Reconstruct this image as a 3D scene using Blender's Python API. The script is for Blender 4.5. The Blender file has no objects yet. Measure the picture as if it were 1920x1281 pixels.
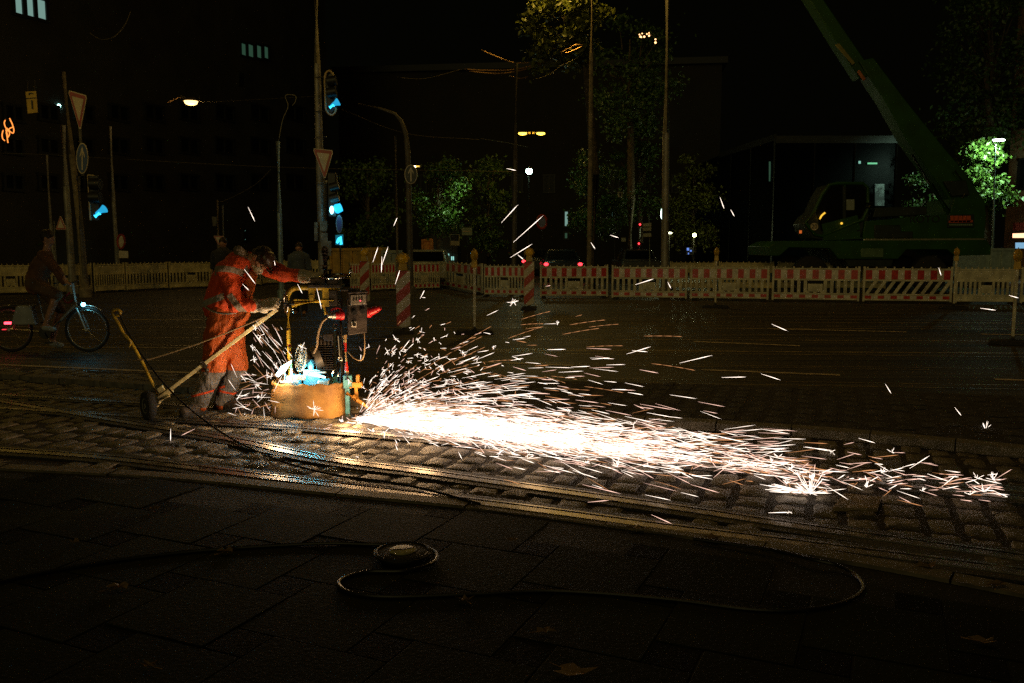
import bpy, bmesh, math, random
from mathutils import Vector as V, Matrix
R = math.radians
rnd = random.Random(7)
sc = bpy.context.scene
COL = sc.collection
# ------------------------------------------------------------------ camera
F = 1600.0; CX, CY = 960.0, 640.5; H = 1.55
TP = 178.5 / F; PITCH = math.atan(TP)
cd = bpy.data.cameras.new('camera'); cam = bpy.data.objects.new('camera', cd); COL.objects.link(cam)
cam.location = (0, 0, H); cam.rotation_euler = (R(90) - PITCH, 0, 0)
cd.sensor_width = 36; cd.lens = F / 1920 * 36; cd.clip_end = 600; cd.clip_start = .05
sc.camera = cam
# ------------------------------------------------------------------ world (night sky)
w = bpy.data.worlds.new('World'); sc.world = w; w.use_nodes = True
bg = w.node_tree.nodes['Background']
bg.inputs[0].default_value = (1.0, .95, .45, 1); bg.inputs[1].default_value = .0009
# added amber fill sun, low behind the camera, brightens the barriers
sd = bpy.data.lights.new('amber_fill', 'SUN'); so = bpy.data.objects.new('amber_fill', sd); COL.objects.link(so)
sd.energy = .13; sd.angle = R(30); sd.color = (1, .83, .30); so.rotation_euler = (R(76), 0, R(-14))
sc.view_settings.view_transform = 'Standard'; sc.view_settings.look = 'None'
sc.view_settings.exposure = 0; sc.view_settings.gamma = 1
sc.cycles.use_denoising = False
sc.cycles.sample_clamp_indirect = .5
sc.cycles.max_bounces = 5
sc.cycles.caustics_reflective = False; sc.cycles.caustics_refractive = False
# ------------------------------------------------------------------ geometry of the view
cp, sp = math.cos(PITCH), math.sin(PITCH)
def ray(px, py):
    a, b = (px - CX) / F, (CY - py) / F
    return V((a, cp + b * sp, -sp + b * cp))
def G(px, py, z=0.0):
    r = ray(px, py); t = (z - H) / r.z
    return V((r.x * t, r.y * t, z))
def A(px, py, Y):
    r = ray(px, py); t = Y / r.y
    return V((r.x * t, Y, H + r.z * t))
def lat(o, n):  # x of a world polyline at y
    return 0
# ------------------------------------------------------------------ materials
MATS = {}
def _nt(name):
    m = bpy.data.materials.new(name); m.use_nodes = True
    nt = m.node_tree; p = nt.nodes['Principled BSDF']
    return m, nt, p
def N(nt, t, **k):
    n = nt.nodes.new(t)
    for a, b in k.items(): setattr(n, a, b)
    return n
def mat(name, col, rough=.6, metal=0.0, var=.25, scale=6, bump=.15, bscale=60, spec=None, col2=None, bdist=.01):
    if name in MATS: return MATS[name]
    m, nt, p = _nt(name)
    tc = N(nt, 'ShaderNodeTexCoord')
    no = N(nt, 'ShaderNodeTexNoise'); no.inputs['Scale'].default_value = scale; no.inputs['Detail'].default_value = 6
    nt.links.new(tc.outputs['Object'], no.inputs['Vector'])
    cr = N(nt, 'ShaderNodeValToRGB')
    c2 = col2 or tuple(c * (1 - var) for c in col)
    cr.color_ramp.elements[0].position = .35; cr.color_ramp.elements[1].position = .65
    cr.color_ramp.elements[0].color = (*c2, 1); cr.color_ramp.elements[1].color = (*[min(1, c * (1 + var * .5)) for c in col], 1)
    nt.links.new(no.outputs['Fac'], cr.inputs[0]); nt.links.new(cr.outputs[0], p.inputs['Base Color'])
    p.inputs['Roughness'].default_value = rough; p.inputs['Metallic'].default_value = metal
    if spec is not None: p.inputs['Specular IOR Level'].default_value = spec
    if bump:
        n2 = N(nt, 'ShaderNodeTexNoise'); n2.inputs['Scale'].default_value = bscale; n2.inputs['Detail'].default_value = 4
        nt.links.new(tc.outputs['Object'], n2.inputs['Vector'])
        b = N(nt, 'ShaderNodeBump'); b.inputs['Strength'].default_value = bump; b.inputs['Distance'].default_value = bdist
        nt.links.new(n2.outputs['Fac'], b.inputs['Height']); nt.links.new(b.outputs[0], p.inputs['Normal'])
        mr = N(nt, 'ShaderNodeMapRange'); mr.inputs['To Min'].default_value = max(.02, rough - .12); mr.inputs['To Max'].default_value = min(1, rough + .12)
        nt.links.new(no.outputs['Fac'], mr.inputs[0]); nt.links.new(mr.outputs[0], p.inputs['Roughness'])
    MATS[name] = m; return m
def emit(name, col, s, sample=True):
    if name in MATS: return MATS[name]
    m, nt, p = _nt(name)
    p.inputs['Base Color'].default_value = (*[c * .3 for c in col], 1)
    p.inputs['Emission Color'].default_value = (*col, 1); p.inputs['Emission Strength'].default_value = s
    if not sample: m.cycles.emission_sampling = 'NONE'
    MATS[name] = m; return m
def stripes(name, c1, c2, period, ax=(1, 0, 1), rough=.4, phase=0.0):
    m, nt, p = _nt(name)
    tc = N(nt, 'ShaderNodeTexCoord'); d = N(nt, 'ShaderNodeVectorMath', operation='DOT_PRODUCT')
    d.inputs[1].default_value = tuple(a / period for a in ax)
    nt.links.new(tc.outputs['Object'], d.inputs[0])
    ad = N(nt, 'ShaderNodeMath', operation='ADD'); ad.inputs[1].default_value = phase + 50
    fr = N(nt, 'ShaderNodeMath', operation='FRACT'); g = N(nt, 'ShaderNodeMath', operation='GREATER_THAN'); g.inputs[1].default_value = .5
    nt.links.new(d.outputs['Value'], ad.inputs[0]); nt.links.new(ad.outputs[0], fr.inputs[0]); nt.links.new(fr.outputs[0], g.inputs[0])
    mx = N(nt, 'ShaderNodeMix', data_type='RGBA'); mx.inputs[6].default_value = (*c1, 1); mx.inputs[7].default_value = (*c2, 1)
    nt.links.new(g.outputs[0], mx.inputs[0])
    no = N(nt, 'ShaderNodeTexNoise'); no.inputs['Scale'].default_value = 14; no.inputs['Detail'].default_value = 8
    nt.links.new(tc.outputs['Object'], no.inputs['Vector'])
    mr = N(nt, 'ShaderNodeMapRange'); mr.inputs['From Min'].default_value = .3; mr.inputs['From Max'].default_value = .7; mr.inputs['To Min'].default_value = .6
    nt.links.new(no.outputs['Fac'], mr.inputs[0])
    m2 = N(nt, 'ShaderNodeMix', data_type='RGBA', blend_type='MULTIPLY'); m2.inputs[0].default_value = 1
    nt.links.new(mx.outputs[2], m2.inputs[6]); nt.links.new(mr.outputs[0], m2.inputs[7])
    nt.links.new(m2.outputs[2], p.inputs['Base Color']); p.inputs['Roughness'].default_value = rough
    MATS[name] = m; return m
# ------------------------------------------------------------------ mesh builder
def frame(d):
    d = d.normalized(); a = V((0, 0, 1)) if abs(d.z) < .9 else V((1, 0, 0))
    x = d.cross(a).normalized(); return x, x.cross(d).normalized()
class MB:
    def __init__(s): s.v = []; s.f = []; s.m = []; s.mi = 0
    def add(s, vs, fs):
        o = len(s.v); s.v += [V(p) for p in vs]
        for f in fs: s.f.append([i + o for i in f]); s.m.append(s.mi)
        return s
    def box(s, c, d, rz=0, ax=None, taper=1.0):
        c = V(c); hx, hy, hz = d[0] / 2, d[1] / 2, d[2] / 2
        Mx = Matrix.Rotation(rz, 3, 'Z') if ax is None else ax
        vs = []
        for z in (-hz, hz):
            t = taper if z > 0 else 1
            for x, y in ((-hx, -hy), (hx, -hy), (hx, hy), (-hx, hy)): vs.append(c + Mx @ V((x * t, y * t, z)))
        return s.add(vs, [(0, 3, 2, 1), (4, 5, 6, 7), (0, 1, 5, 4), (1, 2, 6, 5), (2, 3, 7, 6), (3, 0, 4, 7)])
    def tube(s, pts, r, n=10, closed=False, cap=True, flat=1.0):
        pts = [V(p) for p in pts]; k = len(pts); rs = r if isinstance(r, (list, tuple)) else [r] * k
        vs = []; fs = []; px = None
        for i, p in enumerate(pts):
            if closed: d = pts[(i + 1) % k] - pts[i - 1]
            else: d = pts[min(i + 1, k - 1)] - pts[max(i - 1, 0)]
            if d.length < 1e-9: d = V((0, 0, 1))
            d.normalize()
            if px is None: x, y = frame(d)
            else:
                x = px - d * px.dot(d)
                x = frame(d)[0] if x.length < 1e-6 else x.normalized()
                y = d.cross(x).normalized()
            px = x
            for j in range(n):
                a = 2 * math.pi * j / n; vs.append(p + (x * math.cos(a) + y * math.sin(a) * flat) * rs[i])
        for i in range(k if closed else k - 1):
            b = ((i + 1) % k) * n
            for j in range(n):
                q = (j + 1) % n; fs.append((i * n + j, i * n + q, b + q, b + j))
        if cap and not closed: fs += [tuple(range(n))[::-1], tuple((k - 1) * n + j for j in range(n))]
        return s.add(vs, fs)
    def cyl(s, a, b, r, n=16, r2=None): return s.tube([a, b], [r, r if r2 is None else r2], n)
    def bar(s, a, b, wd, ht):
        a, b = V(a), V(b); d = (b - a).normalized(); x, y = frame(d)
        vs = [p + x * sx * wd / 2 + y * sy * ht / 2 for p in (a, b) for sx, sy in ((-1, -1), (1, -1), (1, 1), (-1, 1))]
        return s.add(vs, [(0, 3, 2, 1), (4, 5, 6, 7), (0, 1, 5, 4), (1, 2, 6, 5), (2, 3, 7, 6), (3, 0, 4, 7)])
    def sph(s, c, r, n=14, m=10, ax=None):
        c = V(c); r = V(r) if not isinstance(r, (int, float)) else V((r, r, r)); vs = [V((0, 0, -1))]
        for i in range(1, m):
            t = math.pi * i / m
            for j in range(n):
                a = 2 * math.pi * j / n; vs.append(V((math.sin(t) * math.cos(a), math.sin(t) * math.sin(a), -math.cos(t))))
        vs.append(V((0, 0, 1)))
        out = []
        for p in vs:
            q = V((p.x * r.x, p.y * r.y, p.z * r.z))
            if ax is not None: q = ax @ q
            out.append(c + q)
        fs = [(0, 1 + (j + 1) % n, 1 + j) for j in range(n)]
        for i in range(m - 2):
            for j in range(n):
                a = 1 + i * n; fs.append((a + j, a + (j + 1) % n, a + n + (j + 1) % n, a + n + j))
        e = len(out) - 1; a = 1 + (m - 2) * n
        fs += [(a + j, a + (j + 1) % n, e) for j in range(n)]
        return s.add(out, fs)
    def cap(s, a, b, ra, rb=None, n=14):
        a, b = V(a), V(b); rb = ra if rb is None else rb; d = (b - a); L = d.length
        d = d.normalized() if L > 1e-6 else V((0, 0, 1))
        pts = []; rs = []
        for i in range(5):
            t = math.pi / 2 * i / 4 + .02; pts.append(a - d * ra * math.cos(t)); rs.append(max(.0005, ra * math.sin(t)))
        for i in range(5):
            t = math.pi / 2 * i / 4; pts.append(b + d * rb * math.sin(t)); rs.append(max(.0005, rb * math.cos(t)))
        return s.tube(pts, rs, n)
    def lathe(s, prof, c=(0, 0, 0), n=24, ax=None):
        c = V(c); vs = []; fs = []; k = len(prof)
        for r, z in prof:
            for j in range(n):
                a = 2 * math.pi * j / n; q = V((r * math.cos(a), r * math.sin(a), z))
                vs.append(c + (ax @ q if ax is not None else q))
        for i in range(k - 1):
            for j in range(n): fs.append((i * n + j, i * n + (j + 1) % n, (i + 1) * n + (j + 1) % n, (i + 1) * n + j))
        if prof[0][0] > 1e-5: fs.append(tuple(range(n))[::-1])
        if prof[-1][0] > 1e-5: fs.append(tuple((k - 1) * n + j for j in range(n)))
        return s.add(vs, fs)
    def poly(s, pts, off):   # extruded polygon
        pts = [V(p) for p in pts]; off = V(off); k = len(pts)
        return s.add(pts + [p + off for p in pts], [tuple(range(k))[::-1], tuple(range(k, 2 * k))] + [(i, (i + 1) % k, k + (i + 1) % k, k + i) for i in range(k)])
    def build(s, name, mats, parent=None, loc=(0, 0, 0), bevel=0, smooth=True):
        loc = V(loc) if parent is None else V(parent.location) if parent.parent is None else V(parent.location) + V(parent.parent.location)
        me = bpy.data.meshes.new(name); me.from_pydata([p - loc for p in s.v], [], s.f)
        if not isinstance(mats, (list, tuple)): mats = [mats]
        for m in mats: me.materials.append(m)
        me.polygons.foreach_set('material_index', s.m)
        if smooth:
            me.shade_smooth(); me.set_sharp_from_angle(angle=R(38))
        me.update()
        bm = bmesh.new(); bm.from_mesh(me); bmesh.ops.recalc_face_normals(bm, faces=bm.faces); bm.to_mesh(me); bm.free()
        o = bpy.data.objects.new(name, me); COL.objects.link(o)
        if parent is None: o.location = loc
        else: o.parent = parent
        if bevel:
            b = o.modifiers.new('bevel', 'BEVEL'); b.width = bevel; b.segments = 2; b.limit_method = 'ANGLE'; b.angle_limit = R(40)
        return o
def tag(o, label, cat, group=None, kind=None):
    if label: o['label'] = label
    if cat: o['category'] = cat
    if group: o['group'] = group
    if kind: o['kind'] = kind
    return o
def thing(name, label, cat, loc=(0, 0, 0), rz=0, group=None):
    o = bpy.data.objects.new(name, None); COL.objects.link(o); o.empty_display_size = .2
    o.location = loc; o.rotation_euler = (0, 0, rz); return tag(o, label, cat, group)
def kids(o): return [c for c in bpy.data.objects if c.parent == o]
KC = {}
def dup(root, loc, rz=None, label=None, scale=None, kc=None):
    if root not in KC: KC[root] = [(c, [g for g in kids(c)]) for c in kids(root)]
    r = root.copy(); COL.objects.link(r); r.location = loc
    if rz is not None: r.rotation_euler = (0, 0, rz)
    if scale: r.scale = scale
    if label: r['label'] = label
    for ch, gs in KC[root]:
        c = ch.copy(); COL.objects.link(c); c.parent = r
        for g in gs:
            d = g.copy(); COL.objects.link(d); d.parent = c
    return r
def lamp(name, loc, power, col, r=.1, parent=None, spot=None, rot=None, blend=.5):
    d = bpy.data.lights.new(name, 'SPOT' if spot else 'POINT'); d.energy = power; d.color = col; d.shadow_soft_size = r
    if spot: d.spot_size = spot; d.spot_blend = blend
    o = bpy.data.objects.new(name, d); COL.objects.link(o)
    base = V((0, 0, 0)) if parent is None else V(parent.location)
    o.location = V(loc) - base
    if rot is not None: o.rotation_euler = rot
    if parent is not None: o.parent = parent
    return o
def text(name, body, size, m, parent, loc, rx=R(90), rz=0, ext=.003, sx=1.0):
    cu = bpy.data.curves.new(name, 'FONT'); cu.body = body; cu.size = size; cu.extrude = ext; cu.align_x = 'CENTER'; cu.align_y = 'CENTER'
    t = bpy.data.objects.new(name, cu); me = bpy.data.meshes.new_from_object(t)
    Mx = Matrix.Rotation(rz, 4, 'Z') @ Matrix.Rotation(rx, 4, 'X') @ Matrix.Diagonal((sx, 1, 1, 1)); me.transform(Mx)
    bpy.data.objects.remove(t); me.materials.clear(); me.materials.append(m)
    o = bpy.data.objects.new(name, me); COL.objects.link(o); o.parent = parent; o.location = V(loc) - V(parent.location)
    return o
def spline(pts, n=8):   # Catmull-Rom through the points
    pts = [V(p) for p in pts]; P = [pts[0] * 2 - pts[1]] + pts + [pts[-1] * 2 - pts[-2]]; out = []
    for i in range(1, len(P) - 2):
        a, b, c, d = P[i - 1], P[i], P[i + 1], P[i + 2]
        for k in range(n):
            t = k / n; out.append(.5 * (2 * b + (c - a) * t + (2 * a - 5 * b + 4 * c - d) * t * t + (3 * b - a - 3 * c + d) * t ** 3))
    out.append(pts[-1].copy()); return out
def resample(pts, step):
    out = [pts[0].copy()]; acc = 0
    for a, b in zip(pts, pts[1:]):
        L = (b - a).length
        if L < 1e-9: continue
        t = step - acc
        while t < L: out.append(a.lerp(b, t / L)); t += step
        acc = L - (t - step)
    return out
def noise_blob(o, strength, scale, kind='CLOUDS'):
    tx = bpy.data.textures.new('folds', kind); tx.noise_scale = scale
    d = o.modifiers.new('folds', 'DISPLACE'); d.texture = tx; d.strength = strength; d.mid_level = .5; d.texture_coords = 'LOCAL'
def blob(name, mb, m, parent=None, loc=(0, 0, 0), vox=.012, sm=6, fold=0, fscale=.08):
    o = mb.build(name, m, parent, loc, smooth=True)
    r = o.modifiers.new('skin', 'REMESH'); r.mode = 'VOXEL'; r.voxel_size = vox; r.use_smooth_shade = True
    s = o.modifiers.new('soft', 'SMOOTH'); s.iterations = sm; s.factor = .5
    if fold: noise_blob(o, fold, fscale)
    return o

# ------------------------------------------------------------------ ground
M_asph = mat('asphalt', (.05, .046, .04), .55, var=.35, scale=1.2, bump=.6, bscale=120, bdist=.006)
m, nt, p = _nt('asphalt_streaked'); MATS['asphalt_streaked'] = m
tc = N(nt, 'ShaderNodeTexCoord'); mp = N(nt, 'ShaderNodeMapping'); mp.inputs['Scale'].default_value = (.035, 3.2, 1); mp.inputs['Rotation'].default_value = (0, 0, R(6))
n1 = N(nt, 'ShaderNodeTexNoise'); n1.inputs['Scale'].default_value = 1.5; n1.inputs['Detail'].default_value = 9; n1.inputs['Roughness'].default_value = .75
n2 = N(nt, 'ShaderNodeTexNoise'); n2.inputs['Scale'].default_value = 90; n2.inputs['Detail'].default_value = 3
n3 = N(nt, 'ShaderNodeTexNoise'); n3.inputs['Scale'].default_value = .5; n3.inputs['Detail'].default_value = 5
nt.links.new(tc.outputs['Object'], mp.inputs[0]); nt.links.new(mp.outputs[0], n1.inputs['Vector'])
nt.links.new(tc.outputs['Object'], n2.inputs['Vector']); nt.links.new(tc.outputs['Object'], n3.inputs['Vector'])
cr = N(nt, 'ShaderNodeValToRGB'); cr.color_ramp.elements[0].position = .42; cr.color_ramp.elements[1].position = .7
cr.color_ramp.elements[0].color = (.018, .016, .012, 1); cr.color_ramp.elements[1].color = (.12, .10, .06, 1)  # stretched noise paints reflected light streaks and tyre marks into the colour
nt.links.new(n1.outputs['Fac'], cr.inputs[0]); nt.links.new(cr.outputs[0], p.inputs['Base Color'])
ma = N(nt, 'ShaderNodeMath', operation='MULTIPLY_ADD'); ma.inputs[1].default_value = .5; ma.inputs[2].default_value = .22
ma.inputs[1].default_value = .3; ma.inputs[2].default_value = .42; p.inputs['Specular IOR Level'].default_value = .35; nt.links.new(n3.outputs['Fac'], ma.inputs[0]); nt.links.new(ma.outputs[0], p.inputs['Roughness'])
b = N(nt, 'ShaderNodeBump'); b.inputs['Strength'].default_value = .5; b.inputs['Distance'].default_value = .006
nt.links.new(n2.outputs['Fac'], b.inputs['Height']); nt.links.new(b.outputs[0], p.inputs['Normal'])
M_road = m
g = MB(); g.add([(-300, -20, 0), (300, -20, 0), (300, 400, 0), (-300, 400, 0)], [(0, 1, 2, 3)])
tag(g.build('road', M_road), None, None, kind='structure')

def poly2(pxs, ext=6.0):
    p = [G(x, y) for x, y in pxs]; p = resample(spline(p, 12), .12)
    d0 = (p[0] - p[1]).normalized(); d1 = (p[-1] - p[-2]).normalized()
    return [p[0] + d0 * k * .3 for k in range(int(ext / .3), 0, -1)] + p + [p[-1] + d1 * k * .3 for k in range(1, int(ext / .3))]
KERB = poly2([(0, 888), (300, 905), (600, 935), (900, 965), (1240, 1012), (1600, 1070), (1920, 1132)])
RA = poly2([(0, 853), (200, 868), (500, 905), (750, 935), (1000, 967), (1240, 1000), (1500, 1033), (1920, 1088)])
RB = poly2([(278, 806), (430, 832), (600, 868), (800, 896), (1000, 925), (1240, 960), (1500, 1000), (1920, 1060)], 3)
RC = poly2([(300, 791), (500, 804), (600, 812), (750, 826), (1000, 850), (1200, 872), (1500, 900), (1920, 946)])
RD = poly2([(420, 772), (640, 786), (800, 806), (1000, 834), (1240, 866), (1500, 893), (1920, 930)], 3)
FK = poly2([(640, 760), (1040, 790), (1300, 806), (1540, 822), (1750, 842), (1920, 860)], 5)
EDGE = poly2([(0, 692), (640, 715), (1290, 731), (1920, 755)])
def ynear(pl, x):
    for a, b in zip(pl, pl[1:]):
        if a.x <= x <= b.x and b.x > a.x: return a.y + (b.y - a.y) * (x - a.x) / (b.x - a.x)
    return pl[0].y + (pl[0].x - x) * .3 if x < pl[0].x else pl[-1].y - (x - pl[-1].x) * .45
def ribbon(mb, pl, prof):   # prof: list of (offset, z) swept along a ground polyline
    k = len(prof); vs = []; fs = []
    for i, q in enumerate(pl):
        d = pl[min(i + 1, len(pl) - 1)] - pl[max(i - 1, 0)]; d.z = 0; d.normalize(); nn = V((-d.y, d.x, 0))
        for o, z in prof: vs.append(q + nn * o + V((0, 0, z)))
    for i in range(len(pl) - 1):
        for j in range(k - 1): fs.append((i * k + j, i * k + j + 1, (i + 1) * k + j + 1, (i + 1) * k + j))
    return mb.add(vs, fs)
# sidewalk bed and bed of the track
M_bed = mat('sand_joint', (.045, .036, .026), .95, var=.5, scale=9, bump=.8, bscale=50, bdist=.02)
g = MB(); pts = [q + V((0, 0, .004)) for q in KERB] ; top = [V((q.x, q.y, .024)) for q in KERB]; bot = [V((q.x * 1.0, min(q.y - 1, .2), .024)) for q in KERB]
k = len(top); g.add(top + bot, [(i, i + 1, k + i + 1, k + i) for i in range(k - 1)])
tag(g.build('sidewalk', mat('slab_joint', (.006, .007, .003), .95, bump=.5)), None, None, kind='structure')
g = MB(); xs = [-14 + .25 * i for i in range(112)]
a_ = [V((x, ynear(KERB, x), .015)) for x in xs]; b_ = [V((x, ynear(EDGE, x), .015)) for x in xs]; k = len(xs)
g.add(a_ + b_, [(i, i + 1, k + i + 1, k + i) for i in range(k - 1)])
tag(g.build('track_bed', M_bed), None, None, kind='structure')
g = MB(); xs = [-1.9 + .25 * i for i in range(60)]
a_ = [V((x, ynear(FK, x) + .05, .064)) for x in xs]; b_ = [V((x, ynear(EDGE, x), .064)) for x in xs]; k = len(xs)
g.add(a_ + b_ + [V((q.x, q.y + .05, 0)) for q in b_], [(i, i + 1, k + i + 1, k + i) for i in range(k - 1)] + [(k + i, k + i + 1, 2 * k + i + 1, 2 * k + i) for i in range(k - 1)])
tag(g.build('median_bed', M_bed), None, None, kind='structure')
# slabs: big slabs with small dark squares between their corners
M_slab = mat('concrete_slab', (.014, .018, .0045), .92, spec=.15, var=.6, scale=1.7, bump=.4, bscale=55, bdist=.006)
M_slab2 = mat('dark_slab', (.008, .009, .003), .95, spec=.1, var=.3, scale=5, bump=.5, bscale=90)
gs = MB(); th = R(-24); U = V((math.cos(th), math.sin(th), 0)); W_ = V((-U.y, U.x, 0)); a, b = .52, .19
for i in range(-16, 18):
    for j in range(-12, 16):
        o = V((0, 3.2, 0)) + U * (a * i - b * j) + W_ * (b * i + a * j)
        for (q, s_, mi) in ((o, a, 0), (o + U * a, b, 1)):
            e = .003; c4 = [q + U * e + W_ * e, q + U * (s_ - e) + W_ * e, q + U * (s_ - e) + W_ * (s_ - e), q + U * e + W_ * (s_ - e)]
            c = q + (U + W_) * s_ / 2
            if c.y < 1.6 or abs(c.x) > c.y * .75 + 1: continue
            if max(v_.y - ynear(KERB, v_.x) for v_ in c4) > -.0: continue
            z = .03 + rnd.uniform(-.0015, .0015) - (.002 if mi else 0); tl = [rnd.uniform(-.0012, .0012) for _ in range(4)]
            gs.mi = mi
            gs.add([v_ + V((0, 0, 0)) for v_ in c4] + [v_ + V((0, 0, z + t_)) for v_, t_ in zip(c4, tl)], [(4, 5, 6, 7), (0, 1, 5, 4), (1, 2, 6, 5), (2, 3, 7, 6), (3, 0, 4, 7)])
tag(gs.build('sidewalk_slabs', [M_slab, M_slab2], bevel=.004), None, None, kind='structure')
# kerbs
M_kerb = mat('kerb_granite', (.19, .16, .115), .75, var=.4, scale=14, bump=.6, bscale=70, bdist=.006)
def kerb(name, pl, wd, h, L):
    g = MB(); pr = resample(pl, .05); n = int(L / .05); i = 0
    while i + n < len(pr):
        seg = pr[i:i + n]; dz = rnd.uniform(-.004, .004); do = rnd.uniform(-.004, .004)
        q = [seg[0].lerp(seg[1], .12)] + seg[1:-1:3] + [seg[-2].lerp(seg[-1], .9)]
        ribbon(g, q, [(-wd / 2 + do, 0), (-wd / 2 + do, h - .008 + dz), (-wd / 2 + .008 + do, h + dz), (wd / 2 - .008 + do, h + dz), (wd / 2 + do, h - .008 + dz), (wd / 2 + do, 0)])
        i += n - 1
    return tag(g.build(name, M_kerb), None, None, kind='structure')
kerb('kerb', [q + V((.03, .06, 0)) for q in KERB], .13, .036, .95)
kerb('kerb', FK, .16, .085, .7)
# setts
M_sett2 = mat('dark_sett', (.05, .044, .036), .8, var=.6, scale=5, bump=1.0, bscale=26, bdist=.02)  # darker stones, used beyond the median kerb
M_sett = mat('granite_sett', (.19, .16, .115), .62, var=.6, scale=6, bump=1.0, bscale=28, bdist=.014)
us = V((.938, -.347, 0)); vs_ = V((.347, .938, 0)); O_ = V((0, 5.9, 0))
rails = [RA, RB, RC, RD]
gs = MB(); NQ = 6
def near(pl, q):
    return min((q - c).length_squared for c in pl[::1]) ** .5
def sett(c, lu, lv, hgt, tz):
    rot = rnd.uniform(-.05, .05); cu, su = math.cos(rot), math.sin(rot)
    uu = us * cu + vs_ * su; vv = vs_ * cu - us * su; ph = [rnd.uniform(0, 6) for _ in range(4)]
    tl = (rnd.uniform(-.035, .035), rnd.uniform(-.035, .035)); vs = []; fs = []; dome = rnd.uniform(.002, .008)
    sq = rnd.uniform(4.0, 8)
    for i in range(NQ):
        for j in range(NQ):
            a = -1 + 2 * i / (NQ - 1); b = -1 + 2 * j / (NQ - 1)
            a = math.copysign(abs(a) ** .8, a); b = math.copysign(abs(b) ** .8, b)
            rr = (abs(a) ** sq + abs(b) ** sq) ** (1 / sq); sc_ = 1 / max(1, rr)
            x = a * sc_ * (1 + .05 * math.sin(3 * b + ph[0])); y = b * sc_ * (1 + .06 * math.sin(3 * a + ph[1]))
            edge = max(abs(a), abs(b)); z = hgt + dome * (1 - .5 * (a * a + b * b)) + a * tl[0] * lu / 2 + b * tl[1] * lv / 2
            z += .003 * math.sin(7 * a + ph[2]) * math.sin(6 * b + ph[3])
            if edge > .99: z = .0; x *= 1.04; y *= 1.04
            elif edge > .63: z -= .004 + .003 * math.sin(5 * (a - b) + ph[2]); x *= 1.17; y *= 1.17
            vs.append(c + uu * x * lu / 2 + vv * y * lv / 2 + V((0, 0, z)))
    for i in range(NQ - 1):
        for j in range(NQ - 1): a = i * NQ + j; fs.append((a, a + NQ, a + NQ + 1, a + 1))
    gs.add(vs, fs)
col_u = -13.0
BOARD = G(1606, 952)
while col_u < 13:
    lu = rnd.uniform(.17, .23); v = -3.2 + rnd.uniform(0, .15)
    while v < 6.5:
        lv = rnd.uniform(.2, .33); c = O_ + us * (col_u + lu / 2 + .012 * math.sin(v * 3)) + vs_ * (v + lv / 2); v += lv
        if abs(c.x) > c.y * .66 + .5 or c.y < 3: continue
        if c.y < ynear(KERB, c.x) + .17 or c.y > ynear(EDGE, c.x) - .05: continue
        if c.y < ynear(FK, c.x) + .17 and c.y > ynear(FK, c.x) - .12 and c.x > -1.9: continue
        dr = min(near(r_, c) for r_ in rails)
        if dr < .07 or (c - BOARD).length < .13: continue
        back = c.y > ynear(FK, c.x) and c.x > -1.9
        gs.mi = 1 if back else 0
        sett(c, lu - .020, lv - .016, (.066 if back else .022) + rnd.uniform(-.005, .006), 0)
    col_u += lu
tag(gs.build('cobblestone_paving', [M_sett, M_sett2]), None, None, kind='structure')
# rails
M_steel = mat('rail_steel', (.32, .29, .26), .38, 1.0, var=.35, scale=12, bump=.12, bscale=25)
M_groove = mat('rail_groove', (.02, .016, .013), .9, var=.4, bump=.3)
M_tar = mat('joint_tar', (.028, .024, .02), .6, var=.5, scale=12, bump=.8, bscale=45, bdist=.01)
def rail(pl, label, z=0.0, group='grooved tram rails in the paving'):
    root = thing('tram_rail', label, 'rail', tuple(pl[len(pl) // 2]), group=group)
    g = MB(); ribbon(g, pl, [(-.03, .0 + z), (-.03, .037 + z), (.03, .039 + z), (.03, .012 + z)]); g.build('rail_head', M_steel, root)
    g = MB(); ribbon(g, pl, [(.03, .012 + z), (.07, .012 + z)]); g.build('groove', M_groove, root)
    g = MB(); ribbon(g, pl, [(.07, .012 + z), (.07, .034 + z), (.09, .034 + z), (.09, 0 + z)]); g.build('guard_lip', M_steel, root)
    g = MB(); ribbon(g, pl, [(-.105, .0 + z), (-.1, .03 + z), (-.031, .031 + z)]); ribbon(g, pl, [(.091, .031 + z), (.155, .03 + z), (.16, 0 + z)]); g.build('joint_filler', M_tar, root)
rail(RA, 'nearest curved tram rail running just beyond the sidewalk kerb')
rail(RB, 'tram rail running from under the small trolley wheel into the cobbles, second from the sidewalk')
rail(RC, 'tram rail in front of the leather skirt, edging the lit cobbles')
rail(RD, 'tram rail being ground, under the white shower of sparks')
def far_rail(pxs, label):
    p = [G(x, y) for x, y in pxs]; d = (p[-1] - p[0]).normalized()
    rail(resample([p[0] - d * 9] + p + [p[-1] + d * 9], .8), label, z=-.032 , group='tram rails across the asphalt road')
# painted markings and light streaks painted along tyre tracks
M_paint = mat('road_paint', (.62, .5, .33), .6, var=.55, scale=10, bump=.3)
M_streak = mat('light_streak', (.5, .38, .18), .35, var=.6, scale=2.5, bump=.3)  # pale colour stands for light reflected along smooth tyre tracks
def strip(pxs, wd, m, name='road_marking', z=.006):
    p = [G(x, y) for x, y in pxs]; g = MB(); ribbon(g, resample(p, max(.1, (p[-1] - p[0]).length / 30)) + [p[-1]], [(-wd / 2, z), (wd / 2, z)])
    return tag(g.build(name, m), None, None, kind='structure')
for q in ([(1315, 694), (1575, 704)], [(1865, 712), (2120, 719)], [(860, 678), (1075, 686)], [(1300, 641), (1500, 649)], [(1440, 617), (1700, 623)], [(1840, 627), (2100, 632)]):
    strip(q, .11, M_paint)
strip([(-200, 676), (640, 712), (1290, 728), (2200, 760)], .1, M_paint, 'edge_line')
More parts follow.
